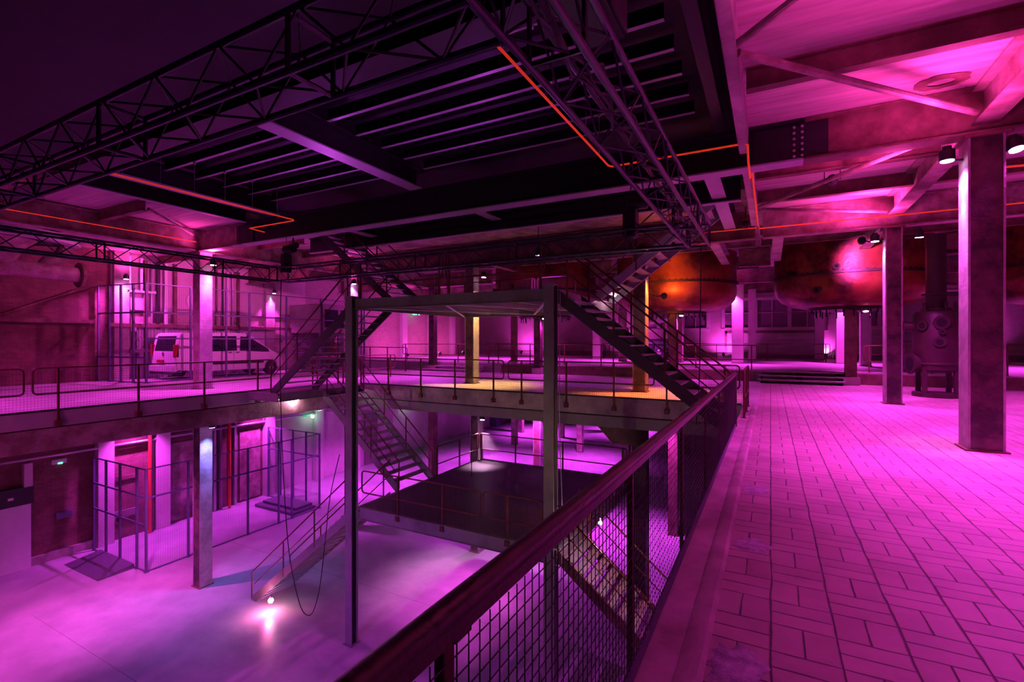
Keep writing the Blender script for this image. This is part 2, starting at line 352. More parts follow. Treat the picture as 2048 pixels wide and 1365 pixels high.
# secondary beams right bay and left bay
for i, (y) in enumerate((1.2, 3.3, 5.4, 7.55, 11.8, 13.85, 18.0, 20.1)):
    o = MB().ibeam((-.3,y,CZ-.15), (15.9,y,CZ-.15), .3, .16, .02, .015).build('ceiling_beam', M_['rust'])
    tag(o, 'rusty secondary beam under the right ceiling, ' + ['directly overhead at the top corner','at the top right corner of the picture','just inside the top right edge','between the crossing tie rods','first behind the bolted girder','before the red pipe girder','first behind the copper red pipe girder','just before the vats'][i], 'beam', 'secondary beams of the right ceiling')
for i, (y) in enumerate((2.6, 4.8, 6.8, 11.8, 13.85, 18.0)):
    o = MB().ibeam((-24.4,y,CZ-.16), (-14.75,y,CZ-.16), .3, .16, .02, .015).build('ceiling_beam', M_['rust'])
    tag(o, 'rusty secondary beam under the left gallery ceiling, ' + ['at the left edge of the picture','second from the left edge','third from the left edge','above the rear of the van','above the front of the van','beyond the van'][i], 'beam', 'secondary beams of the left ceiling')
for i, (y) in enumerate((18.0, 20.1, 24.2, 26.2, 30.4, 32.4)):
    o = MB().ibeam((-14.8,y,CZ-.15), (-.5,y,CZ-.15), .3, .16, .02, .015).build('ceiling_beam', M_['oldpaint'])
    tag(o, 'secondary beam under the middle ceiling, ' + ['first','second','third','fourth','fifth','sixth'][i] + ' behind the orange lit columns', 'beam', 'secondary beams of the middle ceiling')
# longitudinal girders (along y)
girder('pink lit girder over the left gallery column row, beside the red pipe', (-17.35,-4), (-17.35,21.8), .70, .3, M_['oldpaint'], 4.72)
girder('girder running back from the nearest right column, upper right corner', (2.83,-4), (2.83,15.7), .54, .3, M_['oldpaint'], 4.9)
girder('girder running back over the dark right column to the vats', (2.83,16.1), (2.83,20.2), .55, .3, M_['oldpaint'], 4.8)
girder('girder over the orange lit column, centre left', (-10.25,16.1), (-10.25,20.2), .55, .3, M_['rust'], 4.8)
girder('girder over the orange lit column beside the right stair', (-3.72,16.1), (-3.72,20.2), .55, .3, M_['rust'], 4.8)
for i, x in enumerate((-1.6, .2)):
    girder(['narrow pink joist left of the big copper vat', 'wide pink joist touching the big copper vat'][i], (x,16.1), (x,21.4), .4, .3, M_['concrete'], 4.75)
# concrete edge beam of the opening
e = MB().box(-.49, -.345, -5, 9.55, 4.98, CZ-.005).build('edge_beam', M_['concrete'], bevel=.012)
tag(e, 'rough pink concrete edge beam along the right side of the opening', 'beam')
e = MB().box(-.49, -.33, 9.97, 15.5, 4.95, CZ-.005).build('edge_beam', M_['concrete'], bevel=.012)
tag(e, 'concrete edge beam continuing behind the black girder beside the red pipe', 'beam')
# splice plates with bolts
e = thing('splice_plate', 'black splice plate with two rows of bolts on the right end of the girder', 'plate', (.3,BY-.02,5.1))
MB().box(-.25,.86,BY-.055,BY-.012,4.79,5.40).build('plate', M_['black'], e)
for i in range(6):
    for x in (.36, .48): MB().lathe([(.024,-.03),(.024,0)], (x, BY-.055, 4.84+i*.1), 'y', 8).build('bolt', M_['galv'], e)
e = thing('splice_plate', 'black splice plate on the left end of the girder near the gallery column', 'plate', (-14.9,BY-.02,5.1))
MB().box(-15.35,-14.5,BY-.055,BY-.012,4.79,5.40).build('plate', M_['black'], e)
for i in range(6): MB().lathe([(.022,-.03),(.022,0)], (-15.2, BY-.055, 4.84+i*.1), 'y', 8).build('bolt', M_['rust'], e)
# tie rods
def rod(label, p, q, r=.05):
    tag(MB().tube(p, q, r, 10).build('tie_rod', M_['oldpaint'], smooth='auto'), label, 'tie rod', 'diagonal ceiling ties')
rod('diagonal pipe tie crossing the upper right ceiling towards the near column', (-.34,6.3,5.05), (2.65,9.45,5.0))
rod('short diagonal pipe tie leaving the top edge of the picture, upper right', (-.34,6.1,5.05), (2.7,3.2,5.05), .045)
rod('pink diagonal tie behind the bolted girder, ending at the red pipe', (-.25,13.7,5.02), (2.6,10.1,5.02), .05)
rod('long thin diagonal tie behind the red pipe bend', (-.25,13.9,5.02), (2.65,15.6,5.0), .045)
rod('diagonal tie under the left ceiling beside the gallery column', (-14.8,6.9,5.22), (-17.1,9.3,5.22), .04)

# slab edge beams
def edge(label, a, b, h, z, m): 
    tag(MB().box(min(a[0],b[0]), max(a[0],b[0]), min(a[1],b[1]), max(a[1],b[1]), z, z+h).build('edge_girder', m, bevel=.01), label, 'girder')
edge('long painted girder under the edge of the left gallery', (-15.22,-4.9), (-14.90,15.6), .52, -.92, M_['oldpaint'])
edge('grey girder under the edge of the middle gallery', (-14.6,13.72), (-.3,14.0), .32, -.86, M_['tower'])
edge('dark girder under the edge of the right walkway', (-.5,-4.9), (-.2,13.7), .5, -.97, M_['rust'])
tag(MB().box(-14.9,-.65,13.74,13.80,-.50,.0).build('fascia_board', M_['concrete'], bevel=.006), 'pale worn board along the edge of the middle gallery floor', 'board')
# under-gallery cross beams
for i, (y) in enumerate((15.9, 22.1)):
    tag(MB().box(-24.3, 13, y-.16, y+.16, -1.15, -.55).build('floor_girder', M_['rust'], bevel=.01), ['girder below the gallery floor over the lower column row','girder below the stage edge, seen through the lower hall'][i], 'girder')
tag(MB().prism([(-4.9,-.86),(-3.4,-.86),(-3.4,-1.5),(-4.3,-1.5)], 'y', 14.6, 15.1).build('haunch', M_['rust']), 'dark tapered haunch under the middle gallery near the right stair', 'haunch')

# ------------------------------------------------------------------ columns
def column(label, x, y, z0, z1, w=.38, m='colgrey', group='upper columns', box=True, plinth=None, m2=None):
    e = thing('steel_column', label, 'column', (x,y,z0), group)
    zb = z0
    if plinth: MB().box(x-w*.75,x+w*.75,y-w*.75,y+w*.75,z0,z0+plinth).build('plinth', M_['concrete'], e, bevel=.02); zb = z0+plinth
    h = w/2
    if box:
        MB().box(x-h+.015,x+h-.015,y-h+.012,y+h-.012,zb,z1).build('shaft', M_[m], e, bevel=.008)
        for sx in (-1,1): MB().box(x+sx*(h-.015)-.015,x+sx*(h-.015)+.015,y-h,y+h,zb+.02,z1).build('side_plate', M_[m2 or m], e, bevel=.003)  # side plates paler than the shaft where lamps light them, painted in
    else:
        MB().box(x-.012,x+.012,y-h+.02,y+h-.02,zb,z1).build('web', M_[m], e)
        for s in (-1,1): MB().box(x-h,x+h,y+s*h-.012,y+s*h+.012,zb,z1).build('side_flange', M_[m], e)
    MB().box(x-h-.04,x+h+.04,y-h-.04,y+h+.04,zb,zb+.025).build('base_plate', M_['rust'], e)
    MB().box(x-h-.05,x+h+.05,y-h-.05,y+h+.05,z1-.04,z1).build('cap_plate', M_['rust'], e)
    return e
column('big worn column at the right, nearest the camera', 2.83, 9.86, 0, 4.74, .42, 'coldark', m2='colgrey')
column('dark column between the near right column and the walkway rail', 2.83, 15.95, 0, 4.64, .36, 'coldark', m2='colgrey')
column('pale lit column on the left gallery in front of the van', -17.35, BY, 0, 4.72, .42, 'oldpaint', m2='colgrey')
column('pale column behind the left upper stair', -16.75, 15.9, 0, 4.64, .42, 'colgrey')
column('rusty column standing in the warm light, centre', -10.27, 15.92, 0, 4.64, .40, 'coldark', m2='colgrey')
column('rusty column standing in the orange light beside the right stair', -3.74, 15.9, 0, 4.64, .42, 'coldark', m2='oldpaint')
column('dark column on a pink plinth under the big copper vat', 2.65, 22.0, 0, 2.82, .36, 'rust', plinth=.3)
column('dark column on a plinth under the second copper vat', -3.75, 22.0, 0, 2.82, .34, 'rust', plinth=.3)
column('dark column on a plinth under the left copper vat', -10.25, 22.0, 0, 2.82, .34, 'coldark', plinth=.3)
column('dark column before the brown panel at the stage edge, left', -16.8, 22.0, 0, 4.7, .34, 'coldark', plinth=.3)
column('bright pink column on the stage, left of the big vat', -1.55, 28.6, SZ, 4.7, .55, 'render')
column('slim pale column on the stage behind the bright pink one', -.95, 31.5, SZ, 4.7, .4, 'render')
column('pale pink column just left of the dark vat column', 3.3, 31.0, SZ, 4.7, .42, 'render')
column('pink column just right of the dark vat column', 4.0, 28.4, SZ, 4.7, .42, 'render')
column('pale column by the right windows of the back wall', 2.7, 36.0, SZ, 4.7, .5, 'render')
column('pink column in front of the far machinery', -7.7, 28.3, SZ, 4.7, .4, 'oldpaint')
column('spotted pale column left of the far machinery', -10.3, 31.5, SZ, 4.7, .5, 'render')
column('slim column left on the far stage behind the guard rail', -14.6, 31.0, SZ, 4.7, .4, 'render')
column('dark column on the far stage left of centre', -13.2, 25.0, SZ, 4.7, .3, 'rust')
column('pink column on the far stage between the stairs', -4.6, 28.5, SZ, 4.7, .5, 'oldpaint')
column('brown column at the far right beside the brick stacks', 12.6, 26.5, SZ, 4.7, .45, 'rust')
LG = 'lower hall columns'
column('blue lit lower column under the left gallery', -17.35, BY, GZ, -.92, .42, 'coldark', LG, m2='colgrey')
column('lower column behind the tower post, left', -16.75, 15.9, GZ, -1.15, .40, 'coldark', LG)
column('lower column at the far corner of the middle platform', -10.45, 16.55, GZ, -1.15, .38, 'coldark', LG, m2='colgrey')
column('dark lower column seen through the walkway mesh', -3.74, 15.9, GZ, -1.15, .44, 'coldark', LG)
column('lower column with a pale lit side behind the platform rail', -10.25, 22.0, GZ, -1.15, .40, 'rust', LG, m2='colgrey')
column('lower column left of the platform corner in the far hall', -16.8, 22.0, GZ, -1.15, .38, 'rust', LG)
column('lower column behind the walkway mesh, far row', -3.74, 22.0, GZ, -1.15, .40, 'rust', LG)
for i, (x, y) in enumerate(((-18.45,35.0), (-16.15,39.5), (-12.8,35.0), (-12.9,44.5), (-20.4,40.0), (-8.2,31.0), (-5.5,38.0))):
    column(['first slim column deep in the lower hall, left of the pale post', 'slim column deep in the lower hall right of the tower post', 'second slim column deep in the lower hall', 'farthest short column in the lower hall', 'pink column deep in the lower hall behind the first slim one', 'slim column deep in the lower hall near the haunch', 'distant lower column at the right'][i], x, y, GZ, -.45, .42, 'oldpaint', LG)

# ------------------------------------------------------------------ stair tower
TP = 2.80; MP = -2.97
PX0, PX1, TY = -10.33, -4.28, 9.83
def post(label, x, y, z0, z1, w=.24):
    e = thing('tower_post', label, 'post', (x,y,z0), 'posts of the stair tower')
    for s in (-1,1): MB().box(x-w/2,x+w/2,y+s*(w/2-.012)-.012,y+s*(w/2-.012)+.012,z0+.02,z1).build('side_flange', M_['tower'], e)
    MB().box(x+.02,x+.035,y-w/2+.02,y+w/2-.02,z0+.02,z1).build('web', M_['towerdark'], e)
    MB().box(x-w*.7,x+w*.7,y-w*.7,y+w*.7,z0,z0+.02).build('base_plate', M_['tower'], e)
    MB().box(x-w/2-.01,x+w/2+.01,y-w/2-.01,y+w/2+.01,z1-.02,z1).build('cap_plate', M_['tower'], e)
post('tall grey-green front post of the stair tower, left', PX0, TY, GZ, 2.9)
post('tall grey-green front post of the stair tower, right', PX1, TY, GZ, 2.9)

def platform(label, x0, x1, y0, y1, z, dh, brace=False):
    e = thing('stair_platform', label, 'platform', (x0,y0,z))
    MB().box(x0+.03,x1-.03,y0+.03,y1-.03,z-.05,z).build('decking', M_['decking'], e)
    for n, p, q in (('edge_channel',(x0,y0),(x1,y0)),('edge_channel',(x0,y1),(x1,y1)),('edge_channel',(x0,y0+.06),(x0,y1-.06)),('edge_channel',(x1,y0+.06),(x1,y1-.06))):
        c = MB(); P, Q = (p[0],p[1],z-dh/2+.015), (q[0],q[1],z-dh/2+.015)
        c.bar(P, Q, .02, dh); c.bar(P, Q, .09, .018, 0, dh/2-.009); c.bar(P, Q, .09, .018, 0, -dh/2+.009)
        c.build(n, M_['tower'], e)
    for i in range(1, 5):
        x = x0+(x1-x0)*i/5; MB().bar((x,y0+.05,z-.12),(x,y1-.05,z-.12), .06, .14).build('deck_bearer', M_['flange'], e)
    if brace:
        for (a, b) in (((x0+.1,y0+.1),(x0+3,y1-.1)), ((x0+3,y0+.1),(x1-.1,y1-.1)), ((x0+3,y0+.1),(x0+.1,y1-.1)), ((x1-.1,y0+.1),(x0+3,y1-.1))):
            MB().bar((*a,z-.24),(*b,z-.24), .07, .02).build('brace', M_['white'], e)
    return e
platform('upper platform on top of the stair tower', PX0+.14, PX1-.02, TY, 15.2, TP, .28, True)
platform('dark middle platform of the stair tower with rust red rails', -10.05, -4.15, TY+.05, 16.1, MP, .34)
platform('small landing joining the middle stair to the left gallery', -14.88, -13.45, TY-.02, 13.3, 0, .26)

def stair(label, top, bot, y0, y1, n, rails=(0,1), m='tower', group='stair flights of the tower', rail_h=1.0, foot=.0, newel=True):
    """top=(x,z) bot=(x,z); treads run along y between y0,y1"""
    e = thing('stair_flight', label, 'stair', (bot[0], (y0+y1)/2, bot[1]), group)
    (xt, zt), (xb, zb) = top, bot
    d = Vector((xb-xt, 0, zb-zt)); L = d.length; sx = 1 if xb > xt else -1
    for y in (y0, y1):
        s = MB(); w = .21/abs(math.cos(math.atan2(zb-zt, abs(xb-xt))))
        s.prism([(xt,zt+.02),(xt,zt-w),(xb-sx*.02,zb-w+.22),(xb+sx*.12,zb+.0),(xb+sx*.12,zb+.12)], 'y', y-.01, y+.01)
        fl = .05 if y == y1 else -.05
        s.bar((xt,y+fl/2*-1,zt+.01),(xb+sx*.1,y-fl/2,zb+.11), .05, .012); s.bar((xt,y-fl/2,zt-w),(xb,y-fl/2,zb-w+.2), .05, .012)
        s.build('stringer', M_[m], e)
    for i in range(1, n):
        t = i/n; x = xt+(xb-xt)*t; z = zt+(zb-zt)*t
        MB().box(x-.14,x+.14,y0+.02,y1-.02,z-.035,z-.005).build('tread', M_['tread'], e)
    for k in rails:
        y = (y0, y1)[k]
        dn = Vector((0,0,1))
        a0 = Vector((xt,y,zt+rail_h)); b0 = Vector((xb,y,zb+rail_h))
        if newel:
            MB().path([a0, b0, (xb+sx*.12,y,zb+rail_h-.12), (xb+sx*.12,y,zb+.05)], .022, 8).build('handrail', M_['redrail'], e, smooth=True)
        else: MB().path([a0, b0], .022, 8).build('handrail', M_['redrail'], e, smooth=True)
        MB().path([a0-dn*.45, b0-dn*.45], .015, 6).build('knee_rail', M_['redrail'], e, smooth=True)
        for t in (.06, .37, .68):
            p = a0.lerp(b0, t); MB().box(p.x-.02,p.x+.02,y-.012,y+.012,p.z-rail_h-.1,p.z).build('baluster', M_['redrail'], e)
    return e
stair('upper left stair rising from the left gallery to the top platform', (-10.30,2.78), (-13.72,.0), TY+.02, 11.42, 15, m='towerdark')
stair('middle stair descending from the left gallery to the middle platform', (-13.45,0), (-10.22,-2.95), 11.52, 13.2, 14)
stair('lower left stair descending to the ground floor, lamp at its foot', (-10.3,-3.0), (-14.80,GZ+.0), TY+.1, 11.35, 20)
stair('lower right stair seen through the walkway mesh', (-4.15,-3.0), (.35,GZ), TY+.1, 11.35, 20, m='rust')
stair('right stair descending from the top platform to the walkway', (-4.1,2.75), (-.78,.0), TY+.02, 11.3, 14, m='towerdark')
stair('right up stair climbing from the top platform to the black deck', (-1.0,5.45), (-4.2,2.82), 13.0, 14.4, 13, m='flange', rails=(0,), newel=False)
stair('left up stair climbing from the top platform to the black deck', (-13.6,5.45), (-10.4,2.82), 11.5, 13.0, 13, m='towerdark', newel=False)

# ------------------------------------------------------------------ guard rails
def rr_loop(P, s0, s1, z0, z1, r=.09, n=4):
    """rounded loop; P(s) -> xy"""
    pts = []
    for (cs, cz, a0) in ((s0+r, z1-r, 180), (s1-r, z1-r, 90), (s1-r, z0+r, 0), (s0+r, z0+r, -90)):
        for k in range(n+1):
            a = R(a0 - 90*k/n); s = cs+math.cos(a)*r; pts.append((*P(s), cz+math.sin(a)*r))
    return pts
def guard(label, a, b, z, loops, posts, mesh=True, drop=.33, wire=.06, group='guard rails', mat='redrail', loopbottom=.42, h=1.02, wr=.0022, toe=True):
    a = Vector((a[0],a[1])); b = Vector((b[0],b[1])); d = (b-a); L = d.length; d.normalize()
    P = lambda s: (a.x+d.x*s, a.y+d.y*s)
    e = thing('guard_rail', label, 'railing', (a.x,a.y,z), group)
    for (s0, s1) in loops:
        MB().path(rr_loop(P, s0, s1, z+loopbottom, z+h), .021, 8, closed=True).build('tube_loop', M_[mat], e, smooth=True)
    for s in posts:
        x, y = P(s)
        w = MB().box(x-.022,x+.022,y-.022,y+.022,z-drop,z+h-.02).build('post', M_[mat], e)
        if drop > .1:
            w2 = MB().box(x-.06,x+.06,y-.06,y+.06,z-drop-.03,z-drop+.10)
            ob = w2.build('foot_bracket', M_[mat], None); ob.parent = w; 
            ob.location = (-e.location[0], -e.location[1], -e.location[2])
        else: MB().box(x-.05,x+.05,y-.05,y+.05,z,z+.012).build('foot_plate', M_[mat], e)
    if mesh:
        m = MB(); s = .03
        while s < L:
            x, y = P(s); m.tube((x,y,z+.03), (x,y,z+h-.03), wr, 3, False); s += wire
        zz = z+.03
        while zz < z+h-.02:
            m.tube((*P(0),zz), (*P(L),zz), wr, 3, False); zz += wire
        m.build('wire_mesh', M_['wire'], e)
    if toe: MB().bar((*P(0),z+.025), (*P(L),z+.025), .012, .05).build('toe_bar', M_['wire'], e)
    return e
GX = -14.865
guard('left gallery guard rail with red tube loops, long run', (GX,-2), (GX,10.75), 0, [(.5,3.2),(3.3,6.45),(6.6,12.6)], [.8,2.9,3.6,5.3,7.05,8.7,10.4,12.1])
guard('left gallery guard rail piece beyond the landing', (GX,13.35), (GX,13.8), 0, [(0.0,.45)], [.1,.36], mesh=False, toe=False)
guard('middle gallery guard rail with yellowish mesh, long run', (-13.95,13.70), (-.65,13.70), 0, [(0,6.33),(6.5,11.1),(11.4,13.25)], [.05,1.43,2.95,4.42,5.95,6.98,8.5,9.97,11.44,12.9])
guard('guard rail on the floor of the left gallery behind the upper left stair', (-15.5,12.7), (-15.5,17.5), 0, [(0,2.3),(2.45,4.7)], [.3,2.1,2.7,4.4], mesh=False, drop=.05, toe=False)
guard('short guard rail past the stair landing on the right walkway', (-.5,11.45), (-.5,13.7), 0, [(0,2.2)], [.05,1.1,2.1], drop=.05)
guard('front guard rail of the middle platform with two red loops', (-10.0,TY+.06), (-4.45,TY+.06), MP, [(0,3.84),(3.94,5.5)], [1.3,2.75,4.6], mesh=True, drop=.12, wire=.05, toe=False)
guard('left guard rail of the middle platform, far part', (-10.02,13.3), (-10.02,16.05), MP, [(0,2.72)], [.05,1.4,2.6], mesh=True, drop=.12, wire=.05)
guard('back guard rail of the middle platform, brightly lit', (-9.98,16.07), (-4.2,16.07), MP, [(0,5.75)], [.05,1.55,3.45,5.6], mesh=True, drop=.12, wire=.05)
guard('front guard rail of the top platform', (-10.15,TY+.05), (-4.4,TY+.05), TP, [(0,2.9),(3.0,5.7)], [.1,2.8,3.1,5.6], mesh=False, drop=.05, toe=False)
guard('back guard rail of the top platform under the truss', (-10.1,15.15), (-4.4,15.15), TP, [(0,2.9),(3.0,5.65)], [.1,1.5,2.8,3.1,4.4,5.5], mesh=True, drop=.05)
guard('stage edge guard rail left of the wide steps', (-19.5,22.6), (-.5,22.6), SZ, [(0,6.2),(6.4,12.5),(12.7,19)], [.2,2,4,6,6.6,8.5,10.4,12.3,12.9,14.8,16.6,18.8], mesh=False, drop=.0, toe=False)
guard('stage edge guard rail right of the wide steps', (3.15,22.6), (15.5,22.6), SZ, [(0,6),(6.2,12.3)], [.15,2,4,6,6.4,8.4,10.4,12], mesh=False, drop=.0, toe=False)
guard('far guard rail in front of the back wall', (-20,33.0), (15,33.0), SZ, [(0,11),(11.3,23),(23.3,35)], [.2,2.8,5.5,8.2,10.8,11.5,14.2,17,19.8,22.8,23.5,26.4,29.2,32,34.8], mesh=False, drop=.0, toe=False, loopbottom=.45)
guard('thin orange topped rail beside the brown wall panel', (-21.5,20.5), (-17.4,20.5), 0, [(0,4.1)], [.1,1.4,2.7,4.0], mesh=False, drop=.0, toe=False, loopbottom=.55, h=1.3)

# foreground railing: heavy handrail, dark frame and square wire mesh
e = thing('walkway_railing', 'heavy black mesh railing with round handrail in the foreground', 'railing', (-.58,0,0))
rx = -.58; ry0, ry1 = -2.0, 9.95
MB().path([(rx,ry0,1.105),(rx,.6,1.10),(rx,4,1.075),(rx,ry1-.04,1.05),(rx,ry1,1.01),(rx,ry1,.05)], .028, 14).build('handrail', M_['handrail'], e, smooth=True)
MB().bar((rx,ry0,1.064),(rx,ry1,1.012), .018, .036).build('top_frame', M_['handrail'], e)
MB().box(rx-.012,rx+.012,ry0,ry1,.045,.105).build('bottom_frame', M_['cage'], e)
for y in (-.75, .86, 2.45, 4.05, 5.65, 7.25, 8.85):
    MB().box(rx-.058,rx-.034,y-.02,y+.02,-.3,1.05).build('post', M_['redrail'], e)
    MB().box(rx-.06,rx+.005,y-.03,y+.03,1.02,1.05).build('clamp', M_['handrail'], e)
m = MB(); y = ry0+.02; i = 0
while y < ry1:
    m.tube((rx,y,.08),(rx,y,1.02), .0018, 5, False); y += .0455
z = .13
while z < 1.0:
    m.tube((rx+.003,ry0,z),(rx+.003,ry1,z), .0018, 5, False); z += .0455
m.build('wire_mesh', M_['wire'], e)

# ------------------------------------------------------------------ trusses
def truss(label, a, b, z, w=.36, h=.38, r=.026, pitch=.42, lm='truss'):
    ax = 0 if abs(b[0]-a[0]) > abs(b[1]-a[1]) else 1
    e = thing('lighting_truss', label, 'truss', (a[0],a[1],z), 'box trusses hanging in the opening')
    L = b[ax]-a[ax]; o = 1-ax
    def P(s, t, zz):
        p = [a[0], a[1], z+zz]; p[ax] += s; p[o] += t; return tuple(p)
    for t in (0, w):
        for zz in (0, h): MB().tube(P(0,t,zz), P(L,t,zz), r, 10).build('chord', M_['truss'], e, smooth='auto')
    k = max(1, int(abs(L)/pitch)); m = MB(); sg = L/k
    for i in range(k):
        for (t, q) in ((0,0),(w,1)):
            z0, z1 = (0,h) if (i+q) % 2 else (h,0); m.tube(P(i*sg,t,z0), P((i+1)*sg,t,z1), .010, 5, False)
        for (zz, q) in ((0,0),(h,1)):
            t0, t1 = (0,w) if (i+q) % 2 else (w,0); m.tube(P(i*sg,t0,zz), P((i+1)*sg,t1,zz), .010, 5, False)
    m.build('lacing', M_[lm], e)
    for s in [x*2.5 for x in range(int(abs(L)/2.5)+1)]+[abs(L)]:
        s *= 1 if L > 0 else -1; f = MB()
        f.tube(P(s,0,0),P(s,0,h),.018,6).tube(P(s,w,0),P(s,w,h),.018,6).tube(P(s,0,0),P(s,w,0),.018,6).tube(P(s,0,h),P(s,w,h),.018,6)
        f.build('end_frame', M_['truss'], e)
TZ = 3.36
truss('right hanging truss running away from the camera over the opening', (-1.32,.2), (-1.32,9.3), TZ)
truss('left hanging truss running along the left gallery', (-12.72,2.45), (-12.72,9.0), TZ)
truss('back hanging truss crossing in front of the top platform', (-12.4,9.02), (-1.3,9.02), TZ)
truss('front hanging truss crossing the dark upper left corner', (-12.7,2.04), (-1.34,2.04), TZ, lm='plastic')  # blacker lacing here, the darkness of this corner put into its colour

def hoist(label, x, y, zt, s=1., body='motor'):
    e = thing('chain_hoist', label, 'hoist', (x,y,TZ+.4), 'chain hoists above the truss')
    MB().tube((x,y,TZ+.45),(x,y,zt), .008, 6).build('chain', M_['wire'], e)
    MB().box(x-.1*s,x+.1*s,y-.12*s,y+.12*s,TZ+.25,TZ+.78).build('chain_bag', M_['plastic'], e, bevel=.02)
    MB().lathe([(.10,0),(.125,.03),(.125,.34),(.10,.38)], (x-.05,y,TZ+.9), 'x', 16).build('motor', M_['plastic'], e, smooth='auto')
    MB().path([(x+.05,y,TZ+.62),(x+.22,y-.1,TZ+.36)], .012, 6).build('sling', M_['plastic'], e)
hoist('chain hoist over the back left corner of the truss', -12.25, 9.2, 4.74)
hoist('chain hoist over the back truss beside the right up stair', -2.35, 9.2, 4.74, 1.2)
e = thing('projector', 'black box projector hanging beside the right truss at the top edge', 'projector', (-1.0,4.0,4.2))
MB().box(-1.5,-1.08,3.4,4.15,4.25,4.75).build('housing', M_['plastic'], e, bevel=.03)
MB().lathe([(.09,0),(.09,.12),(.07,.12)], (-1.3,4.15,4.5), 'y', 20).build('lens_barrel', M_['plastic'], e, smooth='auto')
MB().box(-1.33,-1.25,3.7,3.8,4.75,4.98).build('mount', M_['black'], e)
e = thing('cable_bundle', 'black cable bundle lying along the right truss', 'cable', (-1.1,.3,TZ))
rb = random.Random(3)
for kx in range(4):
    pts = []; y = .4
    while y < 9.2:
        pts.append((-1.14+rb.uniform(-.09,.09), y, TZ+.08+rb.uniform(0,.22))); y += .3
    MB().path(pts, .012, 6).build('cable', M_['plastic'], e, smooth=True)

# small lamps clamped on the trusses
def clamp_lamp(label, p, d):
    e = thing('stage_lamp', label, 'lamp', p, 'small stage lamps without light on the trusses')
    x, y, z = p
    MB().lathe([(.05,-.12),(.07,-.1),(.07,.1),(.085,.14)], (x,y,z), d, 16).build('can', M_['plastic'], e, smooth='auto')
    MB().box(x-.015,x+.015,y-.015,y+.015,z+.05,z+.22).build('hook_clamp', M_['plastic'], e)
clamp_lamp('black stage lamp on top of the left hoist', (-11.95,9.2,TZ+1.0), 'x')

def ceiling_lamp(label, p):
    e = thing('stage_lamp', label, 'lamp', p, 'small stage lamps without light on the trusses'); e['group'] = 'small unlit lamps under the ceiling'
    x, y, z = p
    MB().lathe([(.07,-.1),(.1,-.08),(.1,.1),(.08,.12)], (x,y,z), 'y', 18).build('can', M_['plastic'], e, smooth='auto')
    MB().path([(x-.14,y,z),(x-.14,y,z+.2),(x+.14,y,z+.2),(x+.14,y,z)], .012, 6).build('yoke', M_['plastic'], e)
    MB().box(x-.015,x+.015,y-.015,y+.015,z+.2,CZ-.001).build('stem', M_['plastic'], e)
ceiling_lamp('small unlit lamp under the ceiling halfway to the dark right column', (1.15,12.2,5.05))
ceiling_lamp('small unlit lamp on the red pipe bend by the rusty girder', (-.62,15.2,4.95))
rg = random.Random(11); n = 26
vs = [(2.2+math.cos(2*math.pi*k/n)*.33*(1+rg.uniform(-.07,.07)), 9.2+math.sin(2*math.pi*k/n)*.24*(1+rg.uniform(-.07,.07)), CZ-.012) for k in range(n)]
vi = [(2.2+math.cos(2*math.pi*k/n)*.16, 9.2+math.sin(2*math.pi*k/n)*.1, CZ-.02) for k in range(n)]
tag(MB().add(vs+vi, [(k,(k+1) % n,n+(k+1) % n,n+k) for k in range(n)]).build('ceiling_break', M_['rust']), 'dark broken ring in the ceiling above the near right column', 'hole')
# red conduit
def redline(label, pts, r=.018):
    tag(MB().path(pts, r, 8).build('red_pipe', M_['redcable'], smooth=True), label, 'pipe', 'bright red pipes')
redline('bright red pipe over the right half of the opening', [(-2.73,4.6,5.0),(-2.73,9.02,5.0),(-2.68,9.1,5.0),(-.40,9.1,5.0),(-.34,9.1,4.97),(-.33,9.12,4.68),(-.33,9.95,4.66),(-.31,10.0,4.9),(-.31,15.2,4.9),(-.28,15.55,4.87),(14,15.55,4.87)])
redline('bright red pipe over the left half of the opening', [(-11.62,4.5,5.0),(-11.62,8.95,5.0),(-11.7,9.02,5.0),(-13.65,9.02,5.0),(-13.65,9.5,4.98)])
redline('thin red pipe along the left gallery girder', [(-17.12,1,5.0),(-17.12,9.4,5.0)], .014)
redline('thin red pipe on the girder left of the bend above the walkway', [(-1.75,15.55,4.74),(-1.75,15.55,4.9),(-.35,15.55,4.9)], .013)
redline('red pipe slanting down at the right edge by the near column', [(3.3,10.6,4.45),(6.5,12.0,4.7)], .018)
for i, (x, y) in enumerate([(-2.73, 4.95+.7*k) for k in range(6)] + [(-11.62, 4.95+.7*k) for k in range(6)]):
    m = MB().tube((x,y,5.0),(x,y,5.74), .006, 5).lathe([(.03,0),(.03,.05)], (x,y,5.70), 'z', 8)
    tag(m.build('hanger_rod', M_['galv']), 'thin hanger rod of the %s red pipe, %s from the camera' % ('right' if x > -5 else 'left', ['first','second','third','fourth','fifth','last'][i % 6]), 'rod', 'hanger rods of the red pipes')

